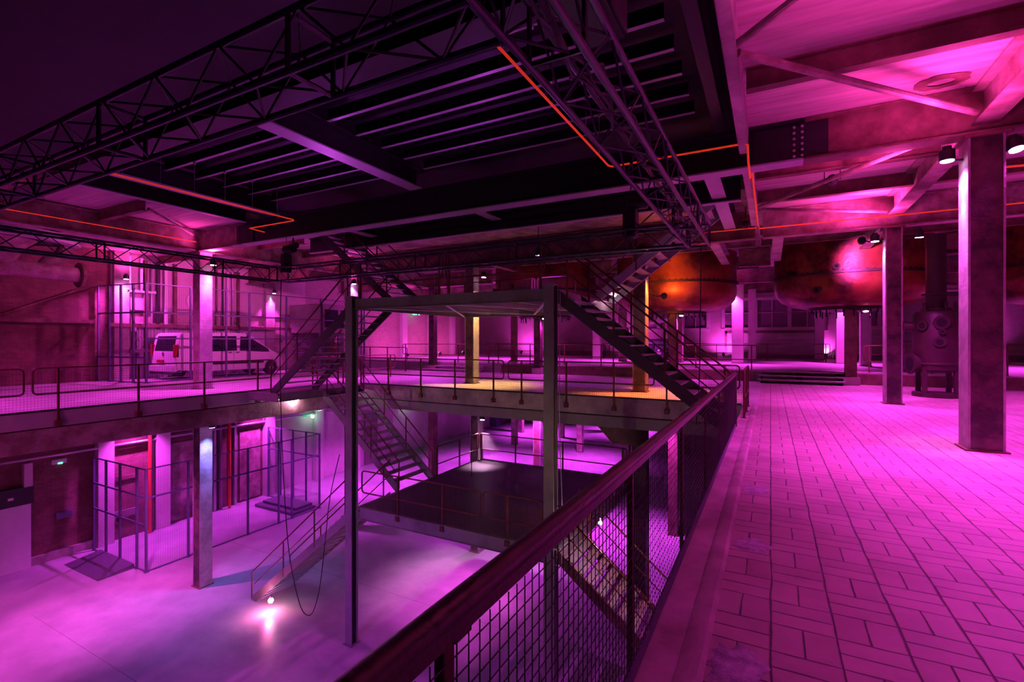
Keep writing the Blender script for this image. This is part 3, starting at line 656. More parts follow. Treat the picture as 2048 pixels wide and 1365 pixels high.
# hanging cables
c = [(-12.2,9.0,TZ),(-12.25,9.0,1.5),(-12.2,9.0,-.5),(-12.1,9.02,-2.5),(-11.95,9.05,-4.2),(-11.75,9.1,-5.2),(-11.5,9.1,-5.75),(-11.25,9.1,-5.9),(-11.0,9.1,-5.72),(-10.75,9.1,-5.0),(-10.62,9.15,-3.9),(-10.58,9.3,-2.6),(-10.55,9.6,-1.5)]
def smoothpath(c, n=6):
    c = [Vector(p) for p in c]; out = []
    for i in range(len(c)-1):
        p0, p1, p2, p3 = c[max(i-1,0)], c[i], c[i+1], c[min(i+2,len(c)-1)]
        for k in range(n):
            t = k/n; out.append(.5*((2*p1)+(p2-p0)*t+(2*p0-5*p1+4*p2-p3)*t*t+(3*p1-p0-3*p2+p3)*t**3))
    out.append(c[-1]); return out
tag(MB().path(smoothpath(c), .012, 6).build('hanging_cable', M_['plastic'], smooth=True), 'long black cable hanging in a loop in front of the left tower post', 'cable')
tag(MB().path(smoothpath([(-1.1,9.3,TZ),(-1.12,9.32,2),(-1.14,9.35,.9),(-1.2,9.4,.1)]), .010, 6).build('hanging_cable', M_['plastic'], smooth=True), 'thin black cable hanging from the right truss corner onto the right stair', 'cable')
tag(MB().path(smoothpath([(-4.02,9.75,2.7),(-4.03,9.73,0),(-3.98,9.75,-2),(-4.0,9.73,-4)]), .010, 6).build('hanging_cable', M_['galv'], smooth=True), 'pale thin cables running down beside the right tower post', 'cable')

# ------------------------------------------------------------------ copper vats
def vat(label, x, y, r=2.57):
    e = thing('copper_vat', label, 'vat', (x,y,2.95), 'copper vats hung through the ceiling')
    MB().lathe([(r,4.12),(r,CZ+.02)], (x,y,0), 'z', 96, False).build('upper_shell', M_['copper'], e, smooth=True)
    MB().lathe([(1.0,2.93),(1.6,2.95),(1.95,3.02),(2.3,3.2),(2.5,3.45),(r,3.7),(r,4.08)], (x,y,0), 'z', 96).build('bowl', M_['copper'], e, smooth='auto')
    MB().lathe([(r-.02,4.05),(r+.07,4.05),(r+.07,4.14),(r-.02,4.14)], (x,y,0), 'z', 96, False).build('rim_flange', M_['boiler'], e, smooth='auto')
    MB().lathe([(1.15,2.84),(1.35,2.84),(1.35,2.95),(1.15,2.95)], (x,y,0), 'z', 48).build('bottom_ring', M_['boiler'], e, smooth='auto')
    rv = MB()
    for k in range(72):
        a = 2*math.pi*k/72; rv.lathe([(.028,0),(.028,.04)], (x+math.cos(a)*(r+.035), y+math.sin(a)*(r+.035), 4.14), 'z', 6)
    ob = rv.build('rim_bolts', M_['boiler'], e); ob['kind'] = 'stuff'
    for k in range(28):
        a = 2*math.pi*k/28+random.uniform(-.05,.05)
        MB().tube((x+math.cos(a)*1.25, y+math.sin(a)*1.25, 2.84),(x+math.cos(a)*1.25, y+math.sin(a)*1.25, 2.84-random.choice((.08,.12,.26))), .022, 6).build('hanging_bolt', M_['hole'], e)
    for (ang, z, rr, L) in ((-118, 3.5, .09, .06), (-104, 4.28, .08, .14), (-140, 4.2, .09, .16)):
        a = R(ang); d = Vector((math.cos(a), math.sin(a), 0)); c0 = Vector((x,y,z))+d*(r-.12)
        o = MB().tube(c0, c0+d*(L+.12), rr, 20).tube(c0+d*(L+.08), c0+d*(L+.12), rr*1.5, 20).build('nozzle', M_['boiler'], e, smooth='auto')
        h = MB().tube(c0+d*(L+.119), c0+d*(L+.125), rr*.8, 20).build('opening', M_['hole'], None)
        h.parent = o; h.location = (-e.location[0], -e.location[1], -e.location[2])
vat('big copper vat behind the dark right column', 2.7, 22.95)
vat('copper vat glowing orange behind the right stair', -3.85, 22.95)
vat('dim copper vat above the tower platform rail', -10.3, 22.95)
vat('copper vat cut off by the right edge of the picture', 9.25, 22.95)

# ------------------------------------------------------------------ boiler (still)
bx, by = 4.35, 18.6
e = thing('iron_boiler', 'upright iron boiler on legs with round ports, beside the near column', 'boiler', (bx,by,0))
MB().lathe([(.32,.72),(.54,.80),(.57,.9),(.57,2.42),(.50,2.52),(.3,2.56)], (bx,by,0), 'z', 48).build('shell', M_['boiler'], e, smooth='auto')
MB().lathe([(.6,.95),(.62,.97),(.62,1.0),(.6,1.02)], (bx,by,0), 'z', 48, False).build('band', M_['boiler'], e)
MB().lathe([(.36,2.55),(.36,2.62),(.24,2.63),(.24,3.0),(.34,3.0),(.34,3.06),(.24,3.07),(.24,4.8)], (bx-.02,by,0), 'z', 32).build('chimney_pipe', M_['boiler'], e, smooth='auto')
for (dx, dy) in ((-.36,-.36),(.36,-.36),(-.36,.36),(.36,.36)):
    MB().box(bx+dx-.06,bx+dx+.06,by+dy-.06,by+dy+.06,.1,.9).build('leg', M_['boiler'], e, bevel=.01)
MB().lathe([(.42,.0),(.58,.0),(.58,.12),(.42,.12)], (bx,by,0), 'z', 32).build('base_ring', M_['boiler'], e)
def port(ang, z, rr, L=.1):
    a = R(ang); d = Vector((math.cos(a), math.sin(a), 0)); c0 = Vector((bx,by,z))+d*.5
    o = MB().tube(c0, c0+d*(L+.07), rr*1.3, 20).tube(c0+d*(L+.04), c0+d*(L+.08), rr*1.6, 20).build('port', M_['boiler'], e, smooth='auto')
    h = MB().tube(c0+d*(L+.079), c0+d*(L+.085), rr, 20).build('opening', M_['hole'], None); h.parent = o; h.location = (-e.location[0],-e.location[1],-e.location[2])
for a_, z_, r_, l_ in ((-135,2.1,.09,.04),(-93,2.18,.12,.03),(-97,1.62,.09,.03),(180,2.1,.1,.22),(-165,.98,.2,.12),(-92,1.92,.05,.05)): port(a_, z_, r_, l_)
for k in range(4): MB().tube((bx-.35+k*.24,by-.3,2.5),(bx-.35+k*.24,by-.3,2.78), .05, 10).build('valve_stub', M_['boiler'], e)

# ------------------------------------------------------------------ stage steps
for i in range(3):
    o = MB().box(-.45,2.45,21.35+i*.32,21.70+i*.32,.03+i*.15-.03+.10,.03+i*.15+.12-.0).build('stage_step', M_['slab'], bevel=.004)
    tag(o, ['lowest','middle','top'][i] + ' of the wide open steps up to the raised stage', 'step', 'wide steps to the stage')
for i, y0 in enumerate(()): pass
e = thing('step_support', 'black support frames under the wide steps to the stage', 'support', (1,22,0))
for x in (-.35, 1.0, 2.27): MB().box(x,x+.08,21.45,22.25,0,.12).box(x,x+.08,21.8,22.25,.12,.27).build('support_frame', M_['black'], e)
for i in range(2):
    o = MB().box(-17.6,-13.4,21.5+i*.36,21.9+i*.36,.06+i*.16,.12+i*.16).build('stage_step', M_['slab'], bevel=.004)
    tag(o, ['lower','upper'][i] + ' of the distant steps left of the centre columns', 'step', 'distant steps to the stage')
tag(MB().box(-12.5,-.6,22.2,22.29,0,.40).build('stage_skirt', M_['rust']), 'dark red skirt along the front of the raised stage, middle part', 'skirt')
tag(MB().box(2.9,15.9,22.2,22.29,0,.40).build('stage_skirt', M_['rust']), 'dark red skirt along the front of the raised stage, right part', 'skirt')

# ------------------------------------------------------------------ back wall windows and panels
wi = 0
for (x0, x1) in ((-3.0,3.2), (3.9,10.4), (-22.5,-16), (-9.3,-4.0)):
    if x0 in (-22.5,): continue
    wi += 1
    f = MB(); w = (x1-x0)/3
    for k in range(4): f.box(x0+k*w-.12,x0+k*w+.12,37.82,37.98,2.55,4.55)
    f.box(x0-.12,x1+.12,37.82,37.98,2.35,2.6); f.box(x0-.12,x1+.12,37.82,37.98,4.5,4.7)
    for k in range(3):
        f.box(x0+k*w+w/2-.03,x0+k*w+w/2+.03,37.88,37.96,2.6,4.5); f.box(x0+k*w+.1,x0+(k+1)*w-.1,37.88,37.96,3.6,3.65)
    fo = f.build('window_%d' % wi, M_['render']); fo['kind'] = 'structure'
    MB().box(x0+.05,x1-.05,37.93,37.97,2.6,4.5).build('window_pane', M_['drab'], fo)
e = thing('wall_panel_frame', 'large pale panel in a dark frame below the back windows', 'panel', (0,37.9,SZ))
MB().box(-2.8,3.0,37.85,37.98,SZ,2.3).build('panel', M_['render'], e)
MB().box(-2.9,-2.75,37.8,37.98,SZ,2.35).box(2.95,3.1,37.8,37.98,SZ,2.35).box(-2.9,3.1,37.8,37.98,2.2,2.38).build('frame', M_['rust'], e)
MB().box(-2.9,3.1,37.6,37.99,SZ,SZ+.28).build('plinth', M_['drab'], e)
def sill(label, x0, x1): tag(MB().box(x0,x1,37.55,37.99,SZ,SZ+.3).build('wall_bench', M_['drab']), label, 'bench')
sill('low dark bench along the back wall right of the vat column', 3.6, 15.5)
sill('low dark bench along the back wall behind the machinery', -16, -3.4)

# brick stacks at the far right
for i, (x, y, r) in enumerate(((9.4,24.8,.0),)): pass
for i, (x, y, r, h) in enumerate(((14.2,27.2,1.0,3.1),(11.2,28.9,.55,3.7))):
    e = thing('brick_stack', ['round pale brick stack with stepped top at the right edge', 'slim pale brick stack right of the near column'][i], 'stack', (x,y,SZ))
    MB().lathe([(r,SZ),(r,h-.4),(r*.98,h-.3)], (x,y,0), 'z', 40).build('brick_shaft', M_['brickpale'], e, smooth='auto')
    MB().lathe([(r+.08,h-.42),(r+.08,h-.3),(r*.6,h),(r*.45,h+.6)], (x,y,0), 'z', 40).build('stepped_top', M_['render'], e, smooth='auto')
# tall pale tank behind the near column
e = thing('storage_tank', 'large pale cylindrical tank behind the boiler', 'tank', (6.6,27.5,SZ))
MB().lathe([(1.5,SZ),(1.5,3.5),(1.2,3.7)], (6.6,27.5,0), 'z', 48).build('shell', M_['drab'], e, smooth='auto')
MB().lathe([(1.56,1.6),(1.58,1.62),(1.56,1.66)], (6.6,27.5,0), 'z', 48, False).build('hoop', M_['rust'], e)
MB().tube((5.1,26.9,SZ),(5.1,26.9,3.8), .06, 10).build('down_pipe', M_['white'], e)

# ------------------------------------------------------------------ far machinery (tractor-like pump) on the stage
mx_, my_ = -6.2, 31.5
e = thing('pump_machine', 'distant machine of wheels, pipes and a jib arm on the stage', 'machine', (mx_,my_,SZ))
MB().box(mx_-1.5,mx_+1.6,my_-.4,my_+.4,SZ+.05,SZ+.25).build('base_frame', M_['boiler'], e, bevel=.02)
for k, dx in enumerate((-1.0, .1, 1.1)):
    MB().lathe([(.15,-.12),(.42,-.10),(.42,.10),(.15,.12)], (mx_+dx,my_-.45,SZ+.5), 'y', 28).build('wheel', M_['cage'], e, smooth='auto')
    MB().lathe([(.1,-.2),(.16,-.16),(.16,.0)], (mx_+dx,my_-.45,SZ+.5), 'y', 16).build('hub', M_['silver'], e, smooth='auto')
MB().lathe([(.3,-1.3),(.38,-1.2),(.38,1.3),(.3,1.4)], (mx_,my_,SZ+.95), 'x', 24).build('barrel', M_['cage'], e, smooth='auto')
MB().bar((mx_-2.2,my_,SZ+2.0),(mx_+.9,my_,SZ+2.6), .14, .2).build('jib_arm', M_['white'], e)
MB().bar((mx_-.9,my_,SZ+2.2),(mx_-.4,my_,SZ+.3), .07, .07).build('strut', M_['white'], e)
MB().bar((mx_+.4,my_,SZ+.3),(mx_+.4,my_,SZ+2.5), .12, .12).build('mast', M_['white'], e)
MB().bar((mx_+1.4,my_,SZ+.3),(mx_+1.4,my_,SZ+2.2), .1, .1).build('mast', M_['white'], e)
MB().box(mx_-2.5,mx_-2.0,my_-.15,my_+.15,SZ+1.8,SZ+2.1).build('jib_head', M_['cage'], e, bevel=.02)

# ------------------------------------------------------------------ left gallery: mesh cages
def cage(label, p, q, z0, z1, posts, mids=(), group='blue grey mesh cage panels', wire=.08, gate=None, name='cage_panel'):
    e = thing(name, label, 'fence', (p[0],p[1],z0), group)
    d = Vector((q[0]-p[0], q[1]-p[1])); L = d.length; d.normalize(); P = lambda s: (p[0]+d.x*s, p[1]+d.y*s)
    for s in posts:
        x, y = P(s); MB().box(x-.035,x+.035,y-.035,y+.035,z0,z1).build('post', M_['cage'], e)
        MB().box(x-.07,x+.07,y-.07,y+.07,z0,z0+.012).build('foot_plate', M_['cage'], e)
    for z, t in [(z0+.03,.04),(z1-.02,.04)]+[(m,.06) for m in mids]:
        MB().bar((*P(0),z),(*P(L),z), .04, t).build('rail', M_['cage'], e)
    m = MB(); s = wire
    while s < L: m.tube((*P(s),z0+.05),(*P(s),z1-.03), .0028, 3, False); s += wire
    z = z0+.1
    while z < z1: m.tube((*P(0),z),(*P(L),z), .0028, 3, False); z += wire
    m.build('wire_mesh', M_['cage'], e)
    return e
cage('upper cage side panel in front of the van', (-21.5,9.95), (-21.5,21.5), 0, 3.93, [0,1.65,3.15,4.25,6.2,8.3,10.6,11.5], (1.75,2.78))
cage('upper cage front panel left of the van', (-21.5,9.95), (-24.45,9.55), 0, 3.93, [.75,1.5,2.2,2.9], (1.0,2.78))
cage('lower cage front panel with gate beside the dark ramp', (-20.1,9.3), (-24.15,9.3), GZ, -3.04, [.65,1.9,3.0,4.0], (-5.1,-4.08))
cage('lower cage long side panel behind the blue lit column', (-20.1,9.3), (-20.1,17.0), GZ, -3.02, [0,1.45,3.9,5.4,6.1,7.7], (-4.1,))
cage('lower cage far panel with the platform lift', (-20.1,17.0), (-24.1,17.0), GZ, -3.02, [1.0,2.0,3.0,4.0], (-4.2,))
e = thing('gate_lock', 'small black lock box on the gate of the lower cage', 'lock', (-21.95,9.22,-5.2))
MB().box(-22.05,-21.95,9.2,9.26,-5.25,-5.1).build('lock_body', M_['plastic'], e, bevel=.005)
# ramp at lower cage
e = thing('access_ramp', 'dark wedge ramp in front of the lower cage gate', 'ramp', (-22.2,8.7,GZ))
MB().prism([(8.15,GZ+.01),(9.28,GZ+.01),(9.28,GZ+.16)], 'x', -23.5, -20.9).build('ramp_plate', M_['ramp'], e)
MB().box(-20.9,-20.86,8.15,9.28,GZ,GZ+.05).build('side_lip', M_['ramp'], e)
e = thing('lift_platform', 'dark stepped lift platform at the far end of the lower cage', 'platform', (-21.8,16.3,GZ))
MB().box(-23.2,-20.3,15.6,16.9,GZ,GZ+.14).build('base', M_['ramp'], e, bevel=.01)
MB().box(-23.0,-20.5,15.9,16.9,GZ+.14,GZ+.26).build('top_step', M_['ramp'], e, bevel=.01)

# ------------------------------------------------------------------ van
vx0, vx1, vy0, vy1 = -23.85, -21.92, 11.2, 16.25
e = thing('panel_van', 'white van parked behind the upper cage, seen from behind', 'van', ((vx0+vx1)/2, (vy0+vy1)/2, 0))
prof = [(11.26,.42),(11.22,.95),(11.27,1.25),(11.4,1.88),(11.52,2.0),(14.15,2.02),(14.5,1.94),(15.25,1.46),(15.65,1.2),(16.05,1.0),(16.24,.78),(16.27,.55),(16.2,.36),(15.98,.34),(15.95,.55),(15.78,.72),(15.5,.72),(15.33,.55),(15.28,.30),(12.62,.30),(12.57,.55),(12.4,.72),(12.12,.72),(11.95,.55),(11.92,.34)]
body = MB().prism(prof, 'x', vx0, vx1).build('body', M_['vanwhite'], e, bevel=.035, smooth='auto')
for sx, xx in (('r', vx1+.004), ('l', vx0-.004)):
    for (ya, yb) in ((12.62,13.86),):
        MB().prism([(ya,1.18),(yb,1.2),(yb-.03,1.88),(ya+.02,1.87)], 'x', xx-.008, xx+.008).build('side_window', M_['glass'], e, bevel=.003)
    MB().prism([(14.0,1.2),(15.5,1.12),(15.45,1.26),(15.18,1.42),(14.45,1.84),(14.02,1.86)], 'x', xx-.008, xx+.008).build('door_window', M_['glass'], e)
    MB().box(xx-.012,xx+.012,12.75,15.2,.60,.70).build('sill_strip', M_['plastic'], e)
    for ya in (12.66, 13.7): MB().box(xx-.002,xx+.003,ya,ya+.012,.4,1.9).build('door_gap', M_['plastic'], e)
    MB().box(xx-.015,xx+.02,13.45,13.62,1.12,1.15).build('door_handle', M_['plastic'], e)
    MB().box(xx-.015,xx+.02,13.8,13.97,1.12,1.15).build('door_handle', M_['plastic'], e)
    for yw in (12.26, 15.64):
        s = 1 if sx == 'r' else -1; xc = xx-s*.14
        w = MB().lathe([(.2,-.11),(.31,-.11),(.335,-.07),(.335,.07),(.31,.11),(.2,.11)], (xc,yw,.335), 'x', 32).build('wheel', M_['tyre'], e, smooth='auto')
        h = MB().lathe([(.0,.10),(.08,.115),(.2,.10),(.21,.08),(.21,-.05)], (xc,yw,.335), 'x', 24, False).build('hubcap', M_['silver'], None, smooth='auto'); h.parent = w; h.location = tuple(-v for v in e.location)
    MB().box(xx+(.01 if sx == 'r' else -.11),xx+(.11 if sx == 'r' else -.01),14.72,14.82,1.38,1.58).build('wing_mirror', M_['plastic'], e, bevel=.015)
MB().add([(vx0+.2,11.262,1.22),(vx1-.2,11.262,1.22),(vx1-.26,11.375,1.86),(vx0+.26,11.375,1.86),(vx0+.2,11.3,1.22),(vx1-.2,11.3,1.22),(vx1-.26,11.42,1.86),(vx0+.26,11.42,1.86)], [(0,1,2,3),(4,7,6,5),(0,4,5,1),(1,5,6,2),(2,6,7,3),(3,7,4,0)]).build('rear_window', M_['glass'], e)
for x in (vx0+.07, vx1-.07): MB().box(x-.07,x+.07,11.19,11.36,.95,1.5).build('tail_light', M_['taillight'], e, bevel=.015)
MB().box(vx0+.01,vx1-.01,11.12,11.3,.34,.62).build('rear_bumper', M_['vanwhite'], e, bevel=.03)
MB().box(vx0+.03,vx1-.03,11.14,11.4,.24,.36).build('bumper_skirt', M_['plastic'], e, bevel=.02)
MB().box(vx0+.55,vx0+1.05,11.17,11.22,.72,.84).build('number_plate', M_['taillight'], e)
MB().lathe([(.05,-.02),(.075,-.012),(.075,0)], ((vx0+vx1)/2,11.22,1.1), 'y', 24).build('round_badge', M_['silver'], e)
MB().add([(vx0+.15,14.56,1.925),(vx1-.15,14.56,1.925),(vx1-.1,15.6,1.26),(vx0+.1,15.6,1.26),(vx0+.15,14.54,1.88),(vx1-.15,14.54,1.88),(vx1-.1,15.58,1.2),(vx0+.1,15.58,1.2)], [(0,1,2,3),(4,7,6,5),(0,4,5,1),(1,5,6,2),(2,6,7,3),(3,7,4,0)]).build('windscreen', M_['glass'], e)
# corrugated screen behind the van
m = MB(); y = 10.9; k = 0
while y < 17.0: m.box(-24.35+(.03 if k % 2 else 0), -24.32+(.03 if k % 2 else 0), y, y+.06, 0, 2.45); y += .06; k += 1
tag(m.build('corrugated_screen', M_['corrug']), 'pale corrugated sheet screen standing behind the van', 'screen')
e = MB().lathe([(.0,0),(.52,0),(.52,.05),(.0,.05)], (WX+.13,13.45,3.55), 'x', 48).build('wall_disc', M_['white'])
tag(e, 'round white disc on the wall above the van', 'disc')
# lift masts / pipes on the upper left wall
for i, (y, mt) in enumerate(((11.2,'rust'),(11.45,'galv'),(11.7,'black'),(12.0,'white'),(12.4,'rust'),(14.3,'rust'),(14.6,'black'),(14.85,'white'),(15.1,'galv'),(15.4,'rust'))):
    x = -24.25
    o = (MB().box(x-.05,x+.05,y-.06,y+.06,0 if i in (0,3,7) else 2.2,5.2) if i in (0,2,3,4,7,9) else MB().tube((x,y,2.2),(x,y,5.2), .04, 10)).build('wall_riser', M_[mt])
    side = 'left' if i < 5 else 'right'; j = i if i < 5 else i-5
    tag(o, '%s vertical riser from the left in the %s group above the van' % (['first','second','third','fourth','last'][j], side), 'riser', 'wall risers above the van')
for i, (y) in enumerate((10.75,)): pass
tag(MB().box(-24.4,-24.05,9.85,19.5,2.25,2.4).build('cable_tray', M_['rust']), 'dark horizontal tray along the wall above the van', 'tray')
tag(MB().box(-24.45,-24.2,10.5,11.6,3.75,3.85).box(-24.4,-24.25,10.55,10.65,3.85,5.3).box(-24.4,-24.25,11.0,11.1,3.85,5.3).build('hanging_bracket', M_['galv']), 'pale bracket hanging from the ceiling left of the gallery column', 'bracket')
tag(MB().box(-24.4,-24.1,10.9,11.05,.9,1.15).box(-24.4,-24.1,10.6,11.3,1.15,1.3).build('wash_shelf', M_['drab']), 'narrow dark shelf on the brick wall behind the upper cage', 'shelf')
tag(MB().path(smoothpath([(-24.2,10.75,1.35),(-24.15,10.75,1.75),(-24.1,10.95,1.85),(-24.1,11.05,1.7)]), .03, 8).build('bent_pipe', M_['galv'], smooth=True), 'small hook shaped pipe above the dark shelf', 'pipe')

# machinery behind the van: dark cabin, white door frame, extinguisher, sign
e = thing('control_cabin', 'dark cabin on a steel frame beyond the nose of the van', 'cabin', (-22.9,19.0,0))
MB().box(-24.2,-21.7,18.4,21.2,2.1,3.7).build('cabin_box', M_['drab'], e, bevel=.02)
MB().box(-21.68,-21.66,18.7,19.6,2.4,3.4).box(-21.68,-21.66,19.8,20.9,2.4,3.4).build('cabin_window', M_['glass'], e)
for y in (18.5, 21.1): MB().box(-21.85,-21.72,y-.06,y+.06,0,2.1).build('cabin_leg', M_['cage'], e)
for k in range(5): MB().box(-24.2,-21.8,18.6,18.9,.35*k+.25,.35*k+.3).build('rung_shelf', M_['cage'], e)
e = thing('wall_cladding', 'tall brown panelled wall part right of the left stair', 'panel', (WX,25,SZ))
MB().box(WX,WX+.12,20.4,23.7,0,2.6).build('lower_panel', M_['drab'], e)
m = MB()
for k in range(9): m.box(WX+.12,WX+.2,20.5+k*.36,20.7+k*.36,2.7,3.9)
m.build('slatted_panel', M_['rust'], e)
MB().box(WX,WX+.2,23.9,24.0,0,4.2).box(WX+.2,WX+.28,24.05,24.15,SZ,4.2).build('corner_post', M_['white'], e)
e = thing('white_pipe', 'white pipe bent around the brown panelled wall part', 'pipe', (WX+.3,22,2.6))
MB().path([(WX+.35,20.8,2.75),(WX+.35,21.2,2.62),(WX+.35,23.5,2.62),(WX+.35,23.6,2.5),(WX+.35,23.6,SZ+.05)], .05, 10).build('pipe_run', M_['white'], e, smooth=True)
e = thing('fire_extinguisher', 'red fire extinguisher on the brown wall', 'extinguisher', (WX+.3,21.6,.9))
MB().lathe([(.03,1.5),(.09,1.42),(.09,.95),(.07,.92)], (WX+.3,21.6,0), 'z', 20).build('bottle', M_['redpipe'], e, smooth='auto')
MB().box(WX+.25,WX+.4,21.57,21.63,1.5,1.56).build('valve', M_['plastic'], e)
tag(MB().box(WX+.13,WX+.15,21.75,22.15,1.55,1.95).build('notice_sign', M_['white']), 'square pale notice above the fire extinguisher', 'sign')
# exit sign upper
def exitsign(label, x, y, z, w=.42, axis='x', green=True):
    e = thing('exit_sign', label, 'sign', (x,y,z), 'green exit signs')
    MB().box(x,x+.05,y-w/2,y+w/2,z-.11,z+.11).build('sign_box', M_['exit'], e, bevel=.006)
    # running figure, arrow and door in white
    f = MB(); s = w/.42; xx = x+.052
    def pr(poly): f.prism([(y+a*s, z+b*s) for a, b in poly], 'x', xx, xx+.003)
    pr([(.02,-.08),(.13,-.08),(.13,.08),(.02,.08)])
    pr([(-.18,-.01),(-.08,-.01),(-.08,-.045),(-.03,.0),(-.08,.045),(-.08,.01),(-.18,.01)])
    f.build('pictogram', M_['white'], e)
exitsign('green exit sign high on the wall right of the upper left stair', WX+.5, 29.3, 3.75, .8)
exitsign('green exit sign at the far right behind the near column', 10.8, 30.0, 3.0, .5)

# ------------------------------------------------------------------ upper left: big pipe fitting and duct
e = thing('pipe_manifold', 'large cast pipe with a flanged open end on the upper left wall', 'pipe', (-20.7,5.5,3.9))
MB().path(smoothpath([(-21.2,2.6,4.3),(-21.0,4.2,4.0),(-20.7,5.6,3.92),(-20.55,6.6,3.9),(-20.5,7.5,3.86)],6), .25, 24).build('pipe_body', M_['oldpaint'], e, smooth=True)
MB().lathe([(.26,0),(.42,0),(.42,.09),(.26,.09)], (-20.5,7.48,3.86), 'y', 32).build('flange', M_['rust'], e, smooth='auto')
MB().lathe([(0.001,0),(.24,0)], (-20.5,7.575,3.86), 'y', 24, False).build('opening', M_['hole'], e)
MB().path(smoothpath([(-20.9,6.7,3.95),(-20.9,6.85,4.25),(-20.9,7.15,4.45),(-20.9,7.3,4.8)],5), .2, 20).build('elbow', M_['oldpaint'], e, smooth=True)
MB().lathe([(.30,4.0),(.45,4.15),(.62,4.5),(.95,4.78)], (-20.8,5.6,0), 'z', 32).build('funnel', M_['oldpaint'], e, smooth='auto')
MB().path(smoothpath([(-20.9,3.6,4.0),(-20.9,3.0,4.3),(-20.9,2.8,4.8)],5), .3, 20).build('branch_pipe', M_['oldpaint'], e, smooth=True)
e = thing('pleated_duct', 'wide pleated duct collar under the left ceiling', 'duct', (-20.8,5.2,4.8))
m = MB(); n = 120; vs = []
for (r0, z0) in ((.95,4.80),(1.12,4.82),(1.0,5.13)):
    for k in range(n):
        a = 2*math.pi*k/n; rr = r0+(.045 if k % 2 and r0 > .96 else 0); vs.append((-20.8+math.cos(a)*rr, 5.2+math.sin(a)*rr*2.1, z0))
fs = [(i*n+k, i*n+(k+1) % n, (i+1)*n+(k+1) % n, (i+1)*n+k) for i in range(2) for k in range(n)]
m.add(vs, fs).build('pleated_skirt', M_['corrug'], e)
MB().lathe([(.9,5.12),(.9,5.14)], (-20.8,5.2,0), 'z', 32).build('duct_lid', M_['oldpaint'], e)
tag(MB().box(WX,WX+.25,-4,9.4,2.35,2.5).build('wall_ledge', M_['rust'], bevel=.01), 'dark horizontal ledge on the upper left brick wall', 'ledge')
tag(MB().tube((WX+.12,6.5,2.5),(WX+.12,8.9,3.7), .05, 8).build('wall_strut', M_['rust']), 'slanting dark strut on the left brick wall beside the cage', 'strut')

# ------------------------------------------------------------------ lower left wall items
e = thing('door_1', 'wide white roller door at the lower left edge', 'door', (WX+.1,6,GZ)); del e['label']; del e['category']; e['kind'] = 'structure'
MB().box(WX,WX+.12,3.0,7.5,GZ,-4.35).build('door_leaf', M_['white'], e)
MB().box(WX,WX+.2,3.0,7.55,-4.4,-3.75).build('door_header', M_['black'], e)
MB().box(WX+.2,WX+.21,6.85,7.0,-4.15,-4.06).build('door_label', M_['white'], e)
tag(MB().box(WX,WX+.22,7.28,7.52,-3.76,-2.9).build('door_guide', M_['render']), 'pale vertical post above the roller door', 'post')
tag(MB().box(WX,WX+.05,8.25,8.75,-5.3,-5.05).box(WX+.05,WX+.056,8.29,8.71,-5.27,-5.08).build('wall_plate', M_['cage']), 'small blue grey plate in a pale frame on the lower brick wall', 'plate')
e = thing('emergency_light', 'emergency light box with a green lamp by the lower cage', 'lamp', (WX+.1,8.35,-3.05), 'emergency lights')
MB().box(WX,WX+.1,8.1,8.55,-3.13,-2.95).build('lamp_box', M_['white'], e, bevel=.01)
MB().box(WX+.1,WX+.115,8.28,8.42,-3.14,-3.08).build('green_diode', M_['exit'], e)
# service pipes
tag(MB().path([(WX+.25,2,-2.75),(WX+.25,17.0,-2.72),(WX+.25,33,-2.7)], .055, 10).build('service_pipe', M_['galv'], smooth=True), 'pale horizontal service pipe along the lower left wall', 'pipe')
tag(MB().path([(WX+.3,9.8,-2.5),(WX+.3,17.0,-2.5),(WX+.3,33,-2.5)], .035, 8).build('service_pipe', M_['galv'], smooth=True), 'thinner service pipe above the pale one on the lower left wall', 'pipe')
for i, y in enumerate((11.3, 14.85)):
    tag(MB().tube((WX+.4,y,GZ+.02),(WX+.4,y,-.95), .07, 12).build('stand_pipe', M_['redpipe'], smooth='auto'), ['red standpipe behind the lower cage, nearer one', 'red standpipe behind the lower cage, farther one'][i], 'pipe', 'red standpipes')
for i, y in enumerate((11.5, 13.7, 13.95, 14.25, 14.55, 15.3)):
    tag(MB().box(WX+.02,WX+.2,y-.06,y+.06,GZ,-.95).build('wall_channel', M_['galv' if i % 2 else 'drab']), '%s vertical channel from the left behind the lower cage' % ['first','second','third','fourth','fifth','sixth'][i], 'channel', 'wall channels behind the lower cage')
for i, (y0, y1) in enumerate(((12.3,13.5),(15.6,16.75))):
    tag(MB().box(WX,WX+.06,y0,y1,GZ+.1,-3.1).build('timber_door', M_['oldpaint'], bevel=.01), ['brown timber door behind the cage right of the red pipe', 'brown timber door at the far end of the lower cage'][i], 'door')
tag(MB().box(WX,WX+.1,9.95,10.95,GZ+.9,GZ+1.2).build('timber_rail', M_['drab']), 'dark timber rail on the brick behind the cage front', 'rail')
tag(MB().box(WX,WX+.08,10.1,11.0,-4.3,-4.12).build('brown_rail', M_['rust']), 'short brown rail high on the brick behind the cage front', 'rail')
for i, (y, z) in enumerate(((19.5,-2.75),(28.2,-2.9))):
    e = thing('emergency_light', ['emergency lamp with green glow on the lower wall behind the stairs', 'emergency lamp with green glow farther along the lower wall'][i], 'lamp', (WX+.3,y,z), 'emergency lights')
    MB().box(WX+.3,WX+.4,y-.25,y+.25,z-.06,z+.06).build('lamp_box', M_['exitdark'], e, bevel=.01)
    MB().lathe([(.0,0),(.09,0),(.09,.08),(.05,.12)], (WX+.4,y+.35,z-.1), 'x', 16).build('lamp_head', M_['emerg'], e)
